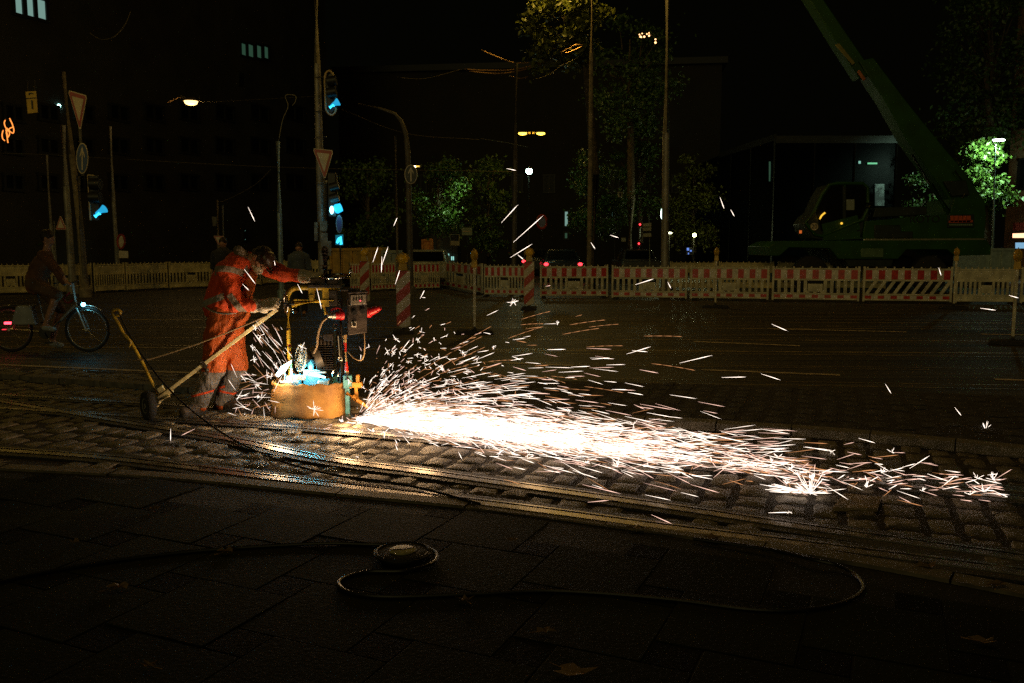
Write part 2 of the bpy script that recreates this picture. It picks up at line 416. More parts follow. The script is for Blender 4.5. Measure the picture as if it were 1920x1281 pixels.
for y0, y1, x0, x1, wd in ((596, 603, 700, 2100, .03), (602, 607, 900, 2100, .04), (613, 618, -100, 2100, .06), (632, 641, -100, 2100, .05), (650, 664, -100, 2100, .06), (655, 672, 600, 2100, .03), (585, 590, 900, 2000, .03), (626, 629, 1100, 1600, .03), (640, 668, -100, 1300, .03), (598, 602, -100, 900, .05), (572, 576, -100, 900, .04)):
    strip([(x0, y0), (x1, y1)], wd, M_streak, 'road_streak', z=.004)

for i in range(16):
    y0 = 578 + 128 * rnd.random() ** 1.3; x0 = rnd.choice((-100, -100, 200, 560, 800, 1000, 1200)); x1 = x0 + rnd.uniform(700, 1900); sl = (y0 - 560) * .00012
    strip([(x0, y0 + sl * x0), (x1, y0 + sl * x1)], rnd.uniform(.012, .035), M_streak, 'road_streak', z=.004)
# ------------------------------------------------------------------ barriers
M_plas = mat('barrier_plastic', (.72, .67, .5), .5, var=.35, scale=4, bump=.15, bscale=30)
M_plasy = mat('barrier_plastic_yellow_lit', (.6, .5, .26), .5, var=.35, scale=4, bump=.15)  # white panels with the yellow lamplight mixed into the plastic's colour
M_refw = mat('reflective_white', (.8, .74, .66), .3, var=.25, scale=9, bump=.1)
M_refr = mat('reflective_red', (.62, .03, .02), .3, var=.3, scale=9, bump=.1)
M_rub = mat('recycled_rubber', (.03, .028, .026), .85, var=.4, bump=.6)
M_black = mat('black_plastic', (.02, .02, .02), .4, bump=.1)
BL, BH = 2.0, 1.0
def barrier(kind, pm):
    root = thing('barrier_panel', None, 'barrier', group='plastic barrier panels fencing off the site')
    g = MB(); L = BL; t = .04
    g.box((-L / 2 + .03, 0, BH / 2 + .02), (.05, .05, BH - .04)); g.box((L / 2 - .03, 0, BH / 2 + .02), (.05, .05, BH - .04))
    g.box((0, 0, .93), (L - .1, t, .035)); g.box((0, 0, .62), (L - .1, t, .04)); g.box((0, 0, .24), (L - .1, t, .035)); g.box((0, 0, .085), (L - .1, t, .03))
    g.box((0, .004, .775), (L - .1, .02, .27)); g.box((0, .004, .16), (L - .1, .02, .12))
    if kind == 'diag':
        n = 9
        for i in range(n):
            x = -L / 2 + .1 + (L - .35) * i / (n - 1); g.bar((x, 0, .255), (x + .2, 0, .605), .03, .075)
    else:
        n = 12; 
        for i in range(n):
            x = -L / 2 + .1 + (L - .2) * (i + .5) / n
            if abs(x) < .16 and kind != 'slim': continue
            g.box((x, 0, .43), (.075, .03, .345)); g.box((x, -.018, .43), (.012, .012, .34))
        if kind != 'slim': g.box((0, 0, .40), (.34, .03, .22)); g.box((-.16, 0, .28), (.07, .03, .08)); g.box((0, 0, .28), (.08, .03, .08)); g.box((.16, 0, .28), (.07, .03, .08))
    for i in range(10): g.box((-L / 2 + .1 + (L - .2) * i / 9, 0, .967), (.035, .035, .05))
    if kind == 'holes':
        g.mi = 1
        for i in range(9):
            g.cyl((-L / 2 + .2 + i * .2, -.01, .70 + .09 * (i % 2) * 1.6), (-L / 2 + .2 + i * .2, -.0075, .70 + .09 * (i % 2) * 1.6), .012, 8)
            g.cyl((-L / 2 + .2 + i * .2, -.01, .16), (-L / 2 + .2 + i * .2, -.0075, .16), .01, 8)
    g.build('panel', [pm, M_black], root, bevel=.006)
    if kind in ('slot', 'diag'):
        for nm, z, hh, n in (('reflective_band', .775, .25, 13), ('lower_band', .16, .085, 13)):
            g = MB(); wl = (L - .12) / n
            for i in range(n):
                g.mi = 1 - i % 2; g.box((-L / 2 + .06 + wl * (i + .5), -.0095, z), (wl, .004, hh))
            g.build(nm, [M_refw, M_refr], root)
    for s in (-1, 1):
        g = MB(); g.box((s * (L / 2 - .12), 0, .03), (.12, .55, .06), taper=.85); g.build('foot', M_rub, root, bevel=.01)
    return root
protoB = {}
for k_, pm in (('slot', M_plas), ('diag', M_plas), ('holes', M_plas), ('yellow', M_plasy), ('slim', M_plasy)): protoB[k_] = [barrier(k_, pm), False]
def place_barrier(k_, p0, p1, label, hs=1.0):
    a, b = G(*p0), G(*p1); d = b - a; L = d.length; rz = math.atan2(d.y, d.x); mid = (a + b) / 2
    pr, used = protoB[k_]
    if not used:
        protoB[k_][1] = True; o = pr; KC[pr] = [(c, kids(c)) for c in kids(pr)]; o.location = mid; o.rotation_euler = (0, 0, rz); o.scale = (L / BL, 1, hs); o['label'] = label
        return o
    return dup(pr, mid, rz, label, (L / BL, 1, hs))
Y0 = 3
for k_, a, b, lb in (
    ('slot', (1012, 556 + Y0), (1140, 556 + Y0), 'white barrier panel with the brightest red and white band, right of the middle striped beacon'),
    ('slot', (1146, 558 + Y0), (1288, 560 + Y0), 'slatted barrier panel, second to the right of the middle striped beacon'),
    ('slot', (1293, 560 + Y0), (1441, 562 + Y0), 'slatted barrier panel standing behind the narrow beacon seen edge-on by the far fence'),
    ('slot', (1446, 562 + Y0), (1611, 565 + Y0), 'slatted red and white barrier panel in front of the cab of the green crane'),
    ('diag', (1616, 565 + Y0), (1784, 567 + Y0), 'barrier panel with slanted slots below its red and white band'),
    ('holes', (1790, 567 + Y0), (1906, 568 + Y0), 'plain pale barrier panel with round holes and no red band, near the right edge'),
    ('holes', (1911, 568 + Y0), (2080, 570 + Y0), 'plain pale barrier panel cut by the right edge of the photo'),
    ('slot', (908, 553 + Y0), (984, 554 + Y0), 'narrow slatted red and white barrier panel just left of the middle striped beacon'),
    ('slot', (826, 538), (905, 553), 'red and white barrier panel turned at an angle, behind the thin white post'),
    ('slot', (768, 545), (824, 543), 'red and white barrier panel just right of the big striped beacon with the yellow lamp'),
    ('slot', (697, 547), (741, 545), 'bluish red and white barrier panel between the two left striped beacons'),
    ('slot', (657, 548), (692, 547), 'bluish barrier panel right beside the chrome handwheel of the grinder'),
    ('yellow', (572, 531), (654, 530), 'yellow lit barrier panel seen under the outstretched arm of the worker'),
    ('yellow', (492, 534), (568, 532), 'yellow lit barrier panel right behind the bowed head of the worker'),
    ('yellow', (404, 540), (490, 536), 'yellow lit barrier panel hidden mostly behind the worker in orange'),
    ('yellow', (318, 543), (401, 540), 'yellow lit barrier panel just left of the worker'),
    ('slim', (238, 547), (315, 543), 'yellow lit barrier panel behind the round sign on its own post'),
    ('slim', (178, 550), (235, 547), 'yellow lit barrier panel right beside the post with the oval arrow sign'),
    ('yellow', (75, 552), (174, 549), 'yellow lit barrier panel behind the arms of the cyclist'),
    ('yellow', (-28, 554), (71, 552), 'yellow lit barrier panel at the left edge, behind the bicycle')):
    place_barrier(k_, a, b, lb)
for i, (x0, x1) in enumerate(((1255, 1340), (1346, 1450), (1456, 1560), (1566, 1660))):
    place_barrier('slim', (x0, 543), (x1, 544), ['second-row fence panel behind the barriers, left of the edge-on beacon', 'second-row fence panel standing left of the crane wheels', 'second-row fence panel in front of the front wheel of the crane', 'second-row fence panel in front of the middle of the crane'][i], 1.02)
# ------------------------------------------------------------------ striped beacons
M_bst = stripes('beacon_stripes', (.8, .72, .6), (.6, .05, .015), .44, (-1.0, 0, 1))
M_amb = mat('amber_lamp_body', (.55, .34, .02), .4, var=.3, bump=.1)
M_ambl = mat('amber_lens', (.85, .5, .03), .12, var=.2, bump=0)
def beacon():
    root = thing('delineator_beacon', None, 'beacon', group='striped road beacons with yellow lamps')
    g = MB(); g.poly([(-.125, -.025, .14), (0, -.025, .09), (.125, -.025, .14), (.125, -.025, 1.2), (-.125, -.025, 1.2)], (0, .05, 0)); g.m = [0, 0] + [1] * (len(g.m) - 2); g.build('striped_board', [M_bst, M_plas], root, bevel=.006)
    g = MB(); g.box((0, 0, .05), (.06, .06, .12)); g.box((0, 0, .035), (.38, .7, .07), taper=.85); g.build('foot', M_rub, root, bevel=.015)
    l = MB(); l.box((0, 0, 1.27), (.17, .11, .13), taper=.8); l.lathe([(.095, -.035), (.105, -.02), (.105, .02), (.095, .035)], (0, 0, 1.42), 24, Matrix.Rotation(R(90), 3, 'X')); l.tube([(0.11, 0, 1.33), (.125, 0, 1.42), (.08, 0, 1.51), (0, 0, 1.545), (-.08, 0, 1.51), (-.125, 0, 1.42), (-.11, 0, 1.33)], .008, 6)
    lo = l.build('warning_lamp', M_amb, root, bevel=.006)
    for s in (-1, 1):
        g = MB(); g.lathe([(.085, 0), (.08, .012), (.05, .028), (.001, .034)], (0, s * .034, 1.42), 24, Matrix.Rotation(R(90) * s * -1, 3, 'X')); g.build('lens', M_ambl, lo)
    return root
pb = beacon(); KC[pb] = [(c, kids(c)) for c in kids(pb)]
for i, (x, y, rz, lb, hs) in enumerate((
    (757, 624, 8, 'largest striped beacon with yellow lamp, right of the grinder box', .93), (685, 574, -8, 'striped beacon with yellow lamp directly above the grinder control box', .97),
    (890, 626, 92.5, 'striped beacon turned edge-on so it reads as a thin white post, over the sparks', .98), (992, 580, -5, 'striped beacon in the middle with the barrier panels on both sides', .98),
    (1341, 577, 76.6, 'edge-on beacon with amber lamp between the middle barrier panels', .99), (1788, 579, 62.6, 'edge-on beacon with amber lamp beside the panel with slanted slots', .99),
    (1898, 646, 59.6, 'beacon seen from its narrow side nearest the right edge, standing out on the road', .99))):
    o = pb if i == 0 else dup(pb, (0, 0, 0))
    o.location = G(x, y); o.rotation_euler = (0, 0, R(rz)); o['label'] = lb; o.scale = (1, 1, hs)
# ------------------------------------------------------------------ poles, signs and signals
M_pole = mat('galvanised_pole', (.30, .28, .24), .5, .3, var=.35, scale=5, bump=.2)
M_poled = mat('dark_pole', (.13, .115, .09), .6, .2, var=.4, scale=5, bump=.3)
M_conc = mat('weathered_post', (.26, .21, .14), .8, var=.4, scale=7, bump=.4)
M_signw = mat('sign_white', (.72, .6, .42), .35, var=.15, bump=0)
M_signr = mat('sign_red', (.42, .05, .03), .35, var=.2, bump=0)
M_signy = mat('sign_yellow', (.75, .48, .04), .4, var=.15, bump=0)
M_signb = mat('sign_blue', (.02, .06, .2), .35, var=.2, bump=0)
M_signg = mat('sign_back', (.25, .25, .23), .4, .5, var=.2, bump=0)
M_sigw = mat('signal_rim', (.6, .45, .24), .5, var=.15, bump=0)
M_cy = emit('cyan_signal', (.03, .55, 1.0), 3.2)
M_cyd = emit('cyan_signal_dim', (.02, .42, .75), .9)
M_warm = emit('sodium_lamp', (1.0, .62, .16), 14)
M_whit = emit('white_lamp', (.55, 1.0, .85), 30)
M_cool = emit('cool_lamp', (.75, 1, .95), 16)
def pole(name, label, pts, Y, r, m, cat='pole', root=None, r2=None, group=None):
    """tapered pole through photo points at depth Y; first point is the top, foot reaches the ground"""
    P = [A(x, y, Y) for x, y in pts]; f = P[-1].copy()
    if f.z > .05:
        d = P[-1] - P[-2]; t = -f.z / d.z if abs(d.z) > 1e-6 and d.z < 0 else 0; f2 = P[-1] + d * t; P.append(V((f2.x, Y, 0)))
    own = root is None
    if own: root = thing(name, label, cat, (P[-1].x, Y, 0), group=group)
    n = len(P); r2 = r * .6 if r2 is None else r2
    g = MB(); g.tube(P, [r2 + (r - r2) * i / (n - 1) for i in range(n)], 12); g.build('shaft', m, root)
    if own:
        g = MB(); g.lathe([(r * 1.5, 0), (r * 1.5, .25), (r * 1.15, .3)], (P[-1].x, Y, 0), 12); g.build('pole_base', m, root, bevel=.01)
    return root
def plate(pxs, Y, th=.03, shift=0.0):
    P = [A(x, y, Y - shift) for x, y in pxs]; return P
def face(P, th): return MB().poly(P, (0, th, 0))
def inset(P, k):
    c = sum(P, V()) / len(P); return [c + (q - c) * k for q in P]
def tri_sign(name, label, pxs, Y, root=None):
    P = plate(pxs, Y)
    if root is None: root = thing(name, label, 'sign', tuple(sum(P, V()) / 3))
    def rnd3(P, k=.07):
        o = []
        for i, q in enumerate(P): a_, b_ = P[i - 1], P[(i + 1) % 3]; o += [q.lerp(a_, k), q.lerp(b_, k)]
        return o
    b = face(rnd3(P), .03).build('sign_plate', M_signw, root)
    q = inset(P, .93); MB().poly([v_ + V((0, -.004, 0)) for v_ in rnd3(q)], (0, .003, 0)).build('red_border', M_signr, root)
    q = inset(P, .62); MB().poly([v_ + V((0, -.009, 0)) for v_ in rnd3(q, .03)], (0, .003, 0)).build('white_field', M_signw, root)
    return root
def ell(cx, cy, rx, ry, n=28, a0=0): return [(cx + rx * math.cos(a0 + 2 * math.pi * i / n), cy + ry * math.sin(a0 + 2 * math.pi * i / n)) for i in range(n)]
def arrow_round(name, label, cx, cy, rx, ry, Y, root, fieldm=None):
    face(plate(ell(cx, cy, rx, ry), Y), .03).build('sign_plate', M_signw, root)
    MB().poly(plate(ell(cx, cy, rx * .9, ry * .93), Y, shift=.008), (0, .004, 0)).build('blue_field', fieldm or M_signb, root)
    s = lambda pts: plate([(cx + a_ * rx, cy + b_ * ry) for a_, b_ in pts], Y, shift=.014)
    g = MB(); g.poly(s([(-.09, .75), (.09, .75), (.09, -.45), (-.09, -.45)]), (0, .004, 0)); g.poly(s([(0, -.78), (.42, -.2), (.42, .0), (0, -.5)]), (0, .004, 0)); g.poly(s([(0, -.78), (0, -.5), (-.42, 0), (-.42, -.2)]), (0, .004, 0))
    g.build('arrow', M_signw, root)
def light_cyan(root, cx, cy, rx, ry, Y, m=None, visor=True):
    g = MB(); P = A(cx, cy, Y); s = Y / F
    g.sph(P, (rx * s, .05, ry * s)); g.build('green_light', m or M_cy, root)
# P1 group on the left
Y = 26
rt = pole('signal_mast', 'tall left mast carrying the big yield sign and the oval arrow sign', [(118, 135), (135, 290), (150, 420), (160, 545)], Y, .12, M_conc, 'signal mast')
tri_sign('', '', [(127, 169), (163, 179), (150, 247)], Y - .35, rt)
face(plate([(147, 240), (151, 240), (157, 330), (153, 330)], Y - .3), .05).build('bracket', M_poled, rt)
arrow_round('', '', 154, 297, 11, 29, Y - .4, rt)
g = MB(); g.tube([A(147, 330, Y - .2), A(152, 430, Y - .2), A(158, 520, Y - .2)], .05); g.build('conduit', M_poled, rt)
for y_ in (335, 412, 466): 
    g = MB(); g.cyl(A(144 + (y_ - 335) * .1, y_, Y - .3), A(160 + (y_ - 335) * .1, y_, Y - .25), .012, 8); g.build('clamp', M_signg, rt)
rt2 = thing('traffic_light', 'dark traffic light with white edged backplate and cyan light, on the left mast', 'traffic light', tuple(A(172, 372, Y - .4)))
face(plate([(163, 328), (183, 329), (186, 414), (167, 413)], Y - .4), .06).build('backplate', M_black, rt2, bevel=.01)
g = MB(); P = plate([(163, 328), (164, 328), (171, 413), (168, 413)], Y - .45); g.poly(P, (0, .05, 0)); P = plate([(164, 327), (176, 328), (176, 330), (164, 329)], Y - .45); g.poly(P, (0, .05, 0)); g.build('white_edge', M_sigw, rt2)
for j, cy_ in enumerate((345, 370)):
    g = MB(); c = A(179, cy_, Y - .5); g.lathe([(.16, -.15), (.17, -.15), (.17, .15), (.16, .15)], c, 16, Matrix.Rotation(R(90), 3, 'Y')); g.build('visor', M_black, rt2)
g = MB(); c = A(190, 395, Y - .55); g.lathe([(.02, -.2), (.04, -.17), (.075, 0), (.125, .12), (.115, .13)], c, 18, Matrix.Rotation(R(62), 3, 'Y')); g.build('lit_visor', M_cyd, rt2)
g = MB(); g.cyl(A(178, 406, Y - .6), A(187, 400, Y - .58), .055, 10); g.build('green_light', M_cy, rt2)
pole('grey_pole', 'thicker grey pole just left of the mast with the yield sign', [(118, 235), (124, 350), (134, 500)], 28, .13, M_pole)
pole('thin_pole', 'thin pole holding up the left end of the span wire above the cyclist', [(87, 290), (95, 420), (100, 470)], 29, .07, M_pole)
rt = pole('sign_post', 'slim pole with a round prohibition sign and small plate, behind the yellow lit barriers', [(206, 237), (213, 380), (220, 494)], 30, .09, M_pole, 'sign post')
face(plate(ell(227, 453, 7.5, 14), 29.7), .03).build('sign_plate', M_signw, rt)
g = MB(); g.tube(plate(ell(227, 453, 6.7, 13), 29.68), .03, 6, closed=True); g.build('red_ring', M_signr, rt)
face(plate([(223, 470), (240, 471), (240, 484), (223, 484)], 29.7), .02).build('supplementary_plate', M_signw, rt)
rt = pole('warning_sign', 'small triangular warning sign on a short pole above the head of the cyclist', [(101, 415), (103, 470)], 27, .05, M_pole, 'sign')
tri_sign('', '', [(113, 404), (125, 431), (104, 431)], 26.9, rt)
# hanging number sign
rt = thing('lane_number_sign', 'yellow hanging sign with a turn arrow above the number 1, top left', 'sign', tuple(A(59, 192, 26)))
face(plate([(48, 172), (67, 171), (70, 211), (52, 213)], 26), .03).build('sign_plate', M_signy, rt)
g = MB(); P = plate([(48.5, 184), (68, 182.5), (68, 184), (48.5, 185.5)], 25.98); g.poly(P, (0, .01, 0)); P = plate([(53, 178), (54, 174.5), (58, 173.7), (62, 175), (62, 177), (58, 175.4), (55.4, 176), (55, 178.5)], 25.98); g.poly(P, (0, .01, 0)); g.build('arrow', M_black, rt)
text('numeral', '1', .38, M_black, rt, A(60, 197, 25.97), rz=0)
g = MB(); g.cyl(A(52, 172, 26.02), A(52, 150, 26.02), .01, 6); g.cyl(A(65, 171, 26.02), A(65, 150, 26.02), .01, 6); g.build('hanger', M_poled, rt)
# neon squiggle
M_neon = emit('orange_tube', (1.0, .28, .05), 1.6)
rt = thing('neon_sign', 'curly orange neon figure glowing at the left edge', 'neon sign', tuple(A(15, 245, 30)))
for q in ([(10, 225), (8, 231), (11, 240), (16, 244), (24, 250), (26, 244), (24, 236), (20, 226), (18, 222)], [(19, 226), (22, 230), (24, 238), (20, 240), (16, 243), (12, 248), (13, 254), (14, 262), (15, 268)], [(6, 244), (4, 252), (5, 260), (9, 264)], [(13, 240), (18, 250), (14, 258), (13, 250), (11, 243)]):
    g = MB(); g.tube([A(x, y, 30) for x, y in spline([V((x, y, 0)) for x, y in q], 4) for x, y in [(x, y)]] if False else [A(v_.x, v_.y, 30) for v_ in spline([V((x, y, 0)) for x, y in q], 5)], .018, 6); g.build('glowing_tube', M_neon, rt)
# P2 central mast
Y = 24
rt = pole('signal_mast', 'tall central mast with a yield sign and an oval framed tram signal', [(592, -30), (595, 120), (598, 250), (602, 380), (607, 545)], Y, .15, M_pole, 'signal mast', r2=.07)
tri_sign('', '', [(586, 278), (625, 282), (609, 338)], Y - .25, rt)
g = MB(); P = [A(v_.x, v_.y, Y - .3) for v_ in [V((x, y, 0)) for x, y in [(626, 145), (623, 137), (617, 133), (611, 138), (609, 150), (610, 180), (611, 203), (616, 213), (623, 216), (629, 210), (630, 202)]]]; g.tube(spline(P, 5), .028, 8); g.build('signal_frame', M_sigw, rt)
g = MB(); g.tube(spline([A(628, 158, Y - .3), A(629, 185, Y - .3)], 3), .024, 8); g.build('signal_frame', M_sigw, rt)
face(plate(ell(620, 175, 9.5, 37), Y - .27), .12).build('signal_housing', M_black, rt)
for y_ in (152, 173):
    g = MB(); g.lathe([(.13, -.12), (.14, -.12), (.14, .12), (.13, .12)], A(622, y_, Y - .4), 14, Matrix.Rotation(R(80), 3, 'Y')); g.build('visor', M_black, rt)
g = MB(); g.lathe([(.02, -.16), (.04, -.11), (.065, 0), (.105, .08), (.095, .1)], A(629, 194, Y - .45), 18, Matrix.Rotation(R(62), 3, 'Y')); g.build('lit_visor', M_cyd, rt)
g = MB(); g.cyl(A(618, 202, Y - .47), A(626, 197, Y - .46), .045, 10); g.build('green_light', M_cy, rt)
for y_ in (145, 209, 257, 345): 
    g = MB(); g.cyl(A(592, y_, Y - .15), A(612, y_, Y - .2), .018, 8); g.build('clamp', M_signg, rt)
face(plate([(610, 338), (620, 339), (620, 342), (610, 342)], Y - .3), .03).build('small_box', M_sigw, rt)
for x0, x1, y0, y1 in ((589, 595, 417, 452), (600, 613, 415, 434), (601, 614, 437, 462), (614, 621, 452, 480)):
    face(plate([(x0, y0), (x1, y0), (x1, y1), (x0, y1)], Y - .22), .04).build('sticker_plate', M_conc, rt, bevel=.005)
g = MB(); g.cyl(A(610, 340, Y - .15), A(613, 545, Y - .15), .028, 8); g.build('conduit', M_poled, rt)
rt = thing('traffic_light', 'bright cyan traffic light on the central mast under the yield sign', 'traffic light', tuple(A(624, 393, Y - .4)))
g = MB(); g.box(A(624, 366, Y - .35), (.24, .24, 1.2)); g.build('housing', M_black, rt, bevel=.03)
for y_ in (350, 371):
    g = MB(); g.lathe([(.1, -.12), (.12, -.12), (.12, .12), (.1, .12)], A(627, y_, Y - .5), 14, Matrix.Rotation(R(75), 3, 'Y')); g.build('visor', M_black, rt)
M_cyb = emit('cyan_signal_bright', (.25, .8, 1.0), 7)
g = MB(); g.sph(A(622, 394, Y - .6), (.055, .04, .11)); g.build('green_light', M_cyb, rt)
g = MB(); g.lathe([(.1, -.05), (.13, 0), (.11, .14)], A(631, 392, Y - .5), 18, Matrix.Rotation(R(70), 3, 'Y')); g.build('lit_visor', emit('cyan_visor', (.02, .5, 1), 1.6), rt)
lamp('signal_glow', A(624, 398, Y - .9), 3.0, (.1, .7, 1), .1, rt)
rt = thing('hanging_sign', 'oval sign seen edge-on below the bright cyan traffic light, above a lit blue plate', 'sign', tuple(A(636, 420, Y - .4)))
M_grb = mat('grey_blue_metal', (.2, .3, .36), .4, var=.2, bump=0)
face(plate(ell(636, 420, 6, 17), Y - .4), .04).build('sign_plate', M_grb, rt)
MB().poly(plate(ell(636, 420, 4.6, 14.5), Y - .4, shift=.012), (0, .005, 0)).build('field', M_signb, rt)
face(plate([(629, 441), (643, 440), (643, 460), (629, 459)], Y - .4), .04).build('lit_plate', emit('cyan_plate', (.02, .4, .55), .25), rt)
MB().poly(plate([(634, 446), (640, 443), (642, 458), (637, 459), (638, 452), (633, 457), (630, 455), (632, 449)], Y - .4, shift=.012), (0, .005, 0)).build('symbol', M_cy, rt)
g = MB(); g.cyl(A(638, 459, Y - .37), V((A(638, 459, Y - .37).x, Y - .37, 0)), .03, 8); g.build('post', M_poled, rt)
# other poles
pole('grey_pole', 'grey pole with a cyan sheen behind the outstretched arm of the worker', [(521, 265), (524, 400), (528, 545)], 25, .085, mat('zinc_pole', (.3, .38, .38), .4, .3, bump=.1), r2=.06)
pole('slender_post', 'very thin amber post between the central mast and the curved lamp pole', [(741, 255), (744, 400), (746, 545)], 27, .04, M_conc, r2=.03)
rt = pole('curved_pole', 'curved pole arching to the left, carrying a round arrow sign', [(672, 195), (710, 203), (740, 213), (752, 226), (761, 250), (765, 290), (767, 400), (770, 545)], 27, .11, M_poled, 'pole', r2=.03)
arrow_round('', '', 770.5, 327, 12, 18, 26.6, rt, M_black)
pole('tall_pole', 'pole left of the pair of yellow street lamps', [(968, 118), (966, 300), (963, 540)], 28, .09, M_poled, r2=.06)
pole('tall_pole', 'tall brownish pole rising past the amber lit leaves at the top', [(1110, -30), (1109, 100), (1107, 300), (1104, 540)], 28, .09, M_conc, r2=.055)
pole('tall_pole', 'thick pale pole rising out of the top of the photo, left of the crane', [(1252, -30), (1249, 250), (1246, 545)], 26, .13, M_pole, r2=.09)
rt = pole('sign_cluster', 'pair of short posts with a small signal and triangular sign, left behind the worker', [(407, 375), (410, 480)], 30, .07, M_conc, 'sign post')
pole('', '', [(417, 385), (420, 480)], 30.1, .06, M_pole, root=rt)
tri_sign('', '', [(400, 442), (420, 443), (410, 461)], 29.8, rt)
face(plate([(397, 406), (405, 407), (405, 424), (399, 424)], 29.8), .1).build('signal_box', M_poled, rt)
rt = pole('round_sign', 'round sign with a red ring above the middle striped beacon', [(1016, 425), (1017, 530)], 27, .03, M_poled, 'sign')
face(plate(ell(1016, 416, 9.5, 13), 26.9), .03).build('sign_plate', M_signw, rt)
g = MB(); g.tube(plate(ell(1016, 416, 9, 12.4), 26.87), .035, 6, closed=True); g.build('red_ring', M_signr, rt)
MB().poly(plate(ell(1016, 416, 7, 10), 26.9, shift=.012), (0, .004, 0)).build('blue_field', mat('dusk_blue', (.1, .12, .25), .4, bump=0), rt)
# street lamps that the photo shows lit
M_lh = mat('lamp_housing', (.08, .06, .04), .5, bump=0)
def wire(pts, Y, label, r=None, m=None, group='overhead wires', Y2=None):
    r = r or (.010 if m is not None else .02)
    P = []
    q = spline([V((x, y, 0)) for x, y in pts], 6); n = len(q)
    for i, v_ in enumerate(q): P.append(A(v_.x, v_.y, Y + ((Y2 or Y) - Y) * i / (n - 1)))
    g = MB(); g.tube(P, r, 5); o = g.build('overhead_wire', m or M_wire, None, tuple(P[0]))
    return tag(o, label, 'wire', group)
M_wire = mat('copper_wire', (.5, .3, .14), .4, .6, bump=0)
M_wired = mat('steel_wire', (.2, .17, .11), .5, .5, bump=0)
rt = thing('street_lamp', 'bowl shaped amber street lamp hanging from a wire, upper left', 'street lamp', tuple(A(358, 192, 34)))
g = MB(); c = A(358, 190, 34); g.lathe([(.001, .18), (.16, .16), (.29, .05), (.3, .03)], c + V((0, 0, -.03)), 20); g.build('hood', M_lh, rt)
g = MB(); g.lathe([(.27, .02), (.22, -.10), (.14, -.14), (.001, -.15)], c, 20); g.build('lit_bowl', emit('amber_bowl', (1.0, .62, .22), 3.2), rt)
g = MB(); g.tube([c + V((-.32, 0, .1)), c + V((-.38, 0, .22)), c + V((-.2, 0, .12))], .015, 6); g.tube([c + V((.32, 0, .1)), c + V((.34, 0, .2))], .015, 6); g.build('hanger', M_conc, rt)
lamp('lamp_light', c + V((0, 0, -.4)), 50, (1, .6, .2), .2, rt)
wire([(315, 192), (336, 183), (346, 186)], 34, 'short wire holding the bowl lamp on its left'); wire([(372, 188), (400, 191), (600, 180)], 34, 'long wire running right from the bowl lamp', m=M_wired, r=.005)
for i, (x, lb) in enumerate(((981, 'left lamp of the pair of yellow street lamps'), (1012, 'right lamp of the pair of yellow street lamps'))):
    c = A(x, 250.5, 40); rt = thing('street_lamp', lb, 'street lamp', tuple(c), group='pair of yellow street lamps')
    g = MB(); g.box(c + V((0, 0, .08)), (.5, .3, .08), taper=.7); g.build('hood', M_lh, rt, bevel=.02)
    g = MB(); g.sph(c + V(((-.03 if i == 0 else .05), 0, 0)), (.2, .13, .075)); g.build('lit_glass', emit('yellow_glass', (1.0, .66, .07), 4), rt)
    g = MB(); g.cyl(c + V((0.25 if i == 0 else -.25, 0, .03)), c + V((.33 if i == 0 else -.33, 0, .03)), .06, 10); g.build('socket', emit('yellow_socket', (1, .5, .02), 1.0), rt)
    lamp('lamp_light', c + V((0, 0, -.3)), 40, (1, .62, .15), .15, rt)
wire([(895, 259), (940, 266), (966, 271), (990, 276)], 38, 'wire below the pair of yellow lamps', m=M_wired)
rt = pole('street_lamp', 'white green street lamp glaring like a star in the centre', [(991, 331), (990, 540)], 36, .05, M_poled, 'street lamp')
g = MB(); g.sph(A(992, 321, 36), .13); g.build('lit_globe', M_whit, rt)
g = MB(); g.lathe([(.16, .08), (.06, .16), (.001, .18)], A(992, 321, 36), 16); g.build('hood', M_lh, rt)
lamp('lamp_light', A(992, 323, 35.4), 22, (.55, 1, .6), .15, rt); dq = A(846, 375, 36.7) - A(992, 323, 35.4); lamp('lamp_beam', A(992, 323, 35.4), 1000, (.6, 1, .5), .15, rt, spot=R(30), rot=dq.to_track_quat('-Z', 'Y').to_euler(), blend=.8)
rt = pole('street_lamp', 'tall slim street lamp with a flat white head beside the bright green leaves', [(1866, 270), (1863, 400), (1858, 540)], 36.6, .06, mat('lamp_pole', (.2, .26, .25), .4, .4, bump=0), 'street lamp')
g = MB(); c = A(1873, 263, 36.5); g.sph(c, (.26, .14, .05)); g.build('lit_head', M_cool, rt)
g = MB(); g.box(c + V((-.03, 0, .07)), (.5, .24, .04), taper=.7); g.tube([c + V((-.2, 0, .05)), c + V((-.28, 0, -.05)), c + V((-.17, 0, -.2))], .03, 8); g.build('head_casing', M_lh, rt, bevel=.01)
dq = A(1800, 400, 40) - c; lamp('lamp_light', c + V((0, 0, -.15)), 1000, (.6, 1, .75), .12, rt, spot=R(125), rot=dq.to_track_quat('-Z', 'Y').to_euler(), blend=.5); lamp('lamp_spill', c + V((0, 0, -.3)), 25, (.6, 1, .75), .12, rt)
rt = thing('street_lamp', 'small cool white lamp left of the mast with the yield sign', 'street lamp', tuple(A(108, 200, 40)))
g = MB(); g.sph(A(108.5, 199, 40), (.14, .1, .1)); g.build('lit_glass', emit('mint_glass', (.45, 1, .9), 10), rt)
g = MB(); g.tube([A(100, 196, 40), A(107, 194, 40), A(117, 203, 40)], .03, 6); g.sph(A(118, 205, 40), .04); g.build('bracket', M_lh, rt)
rt = thing('street_lamp', 'tiny amber lamp just right of the round arrow sign', 'street lamp', tuple(A(780, 313, 44)))
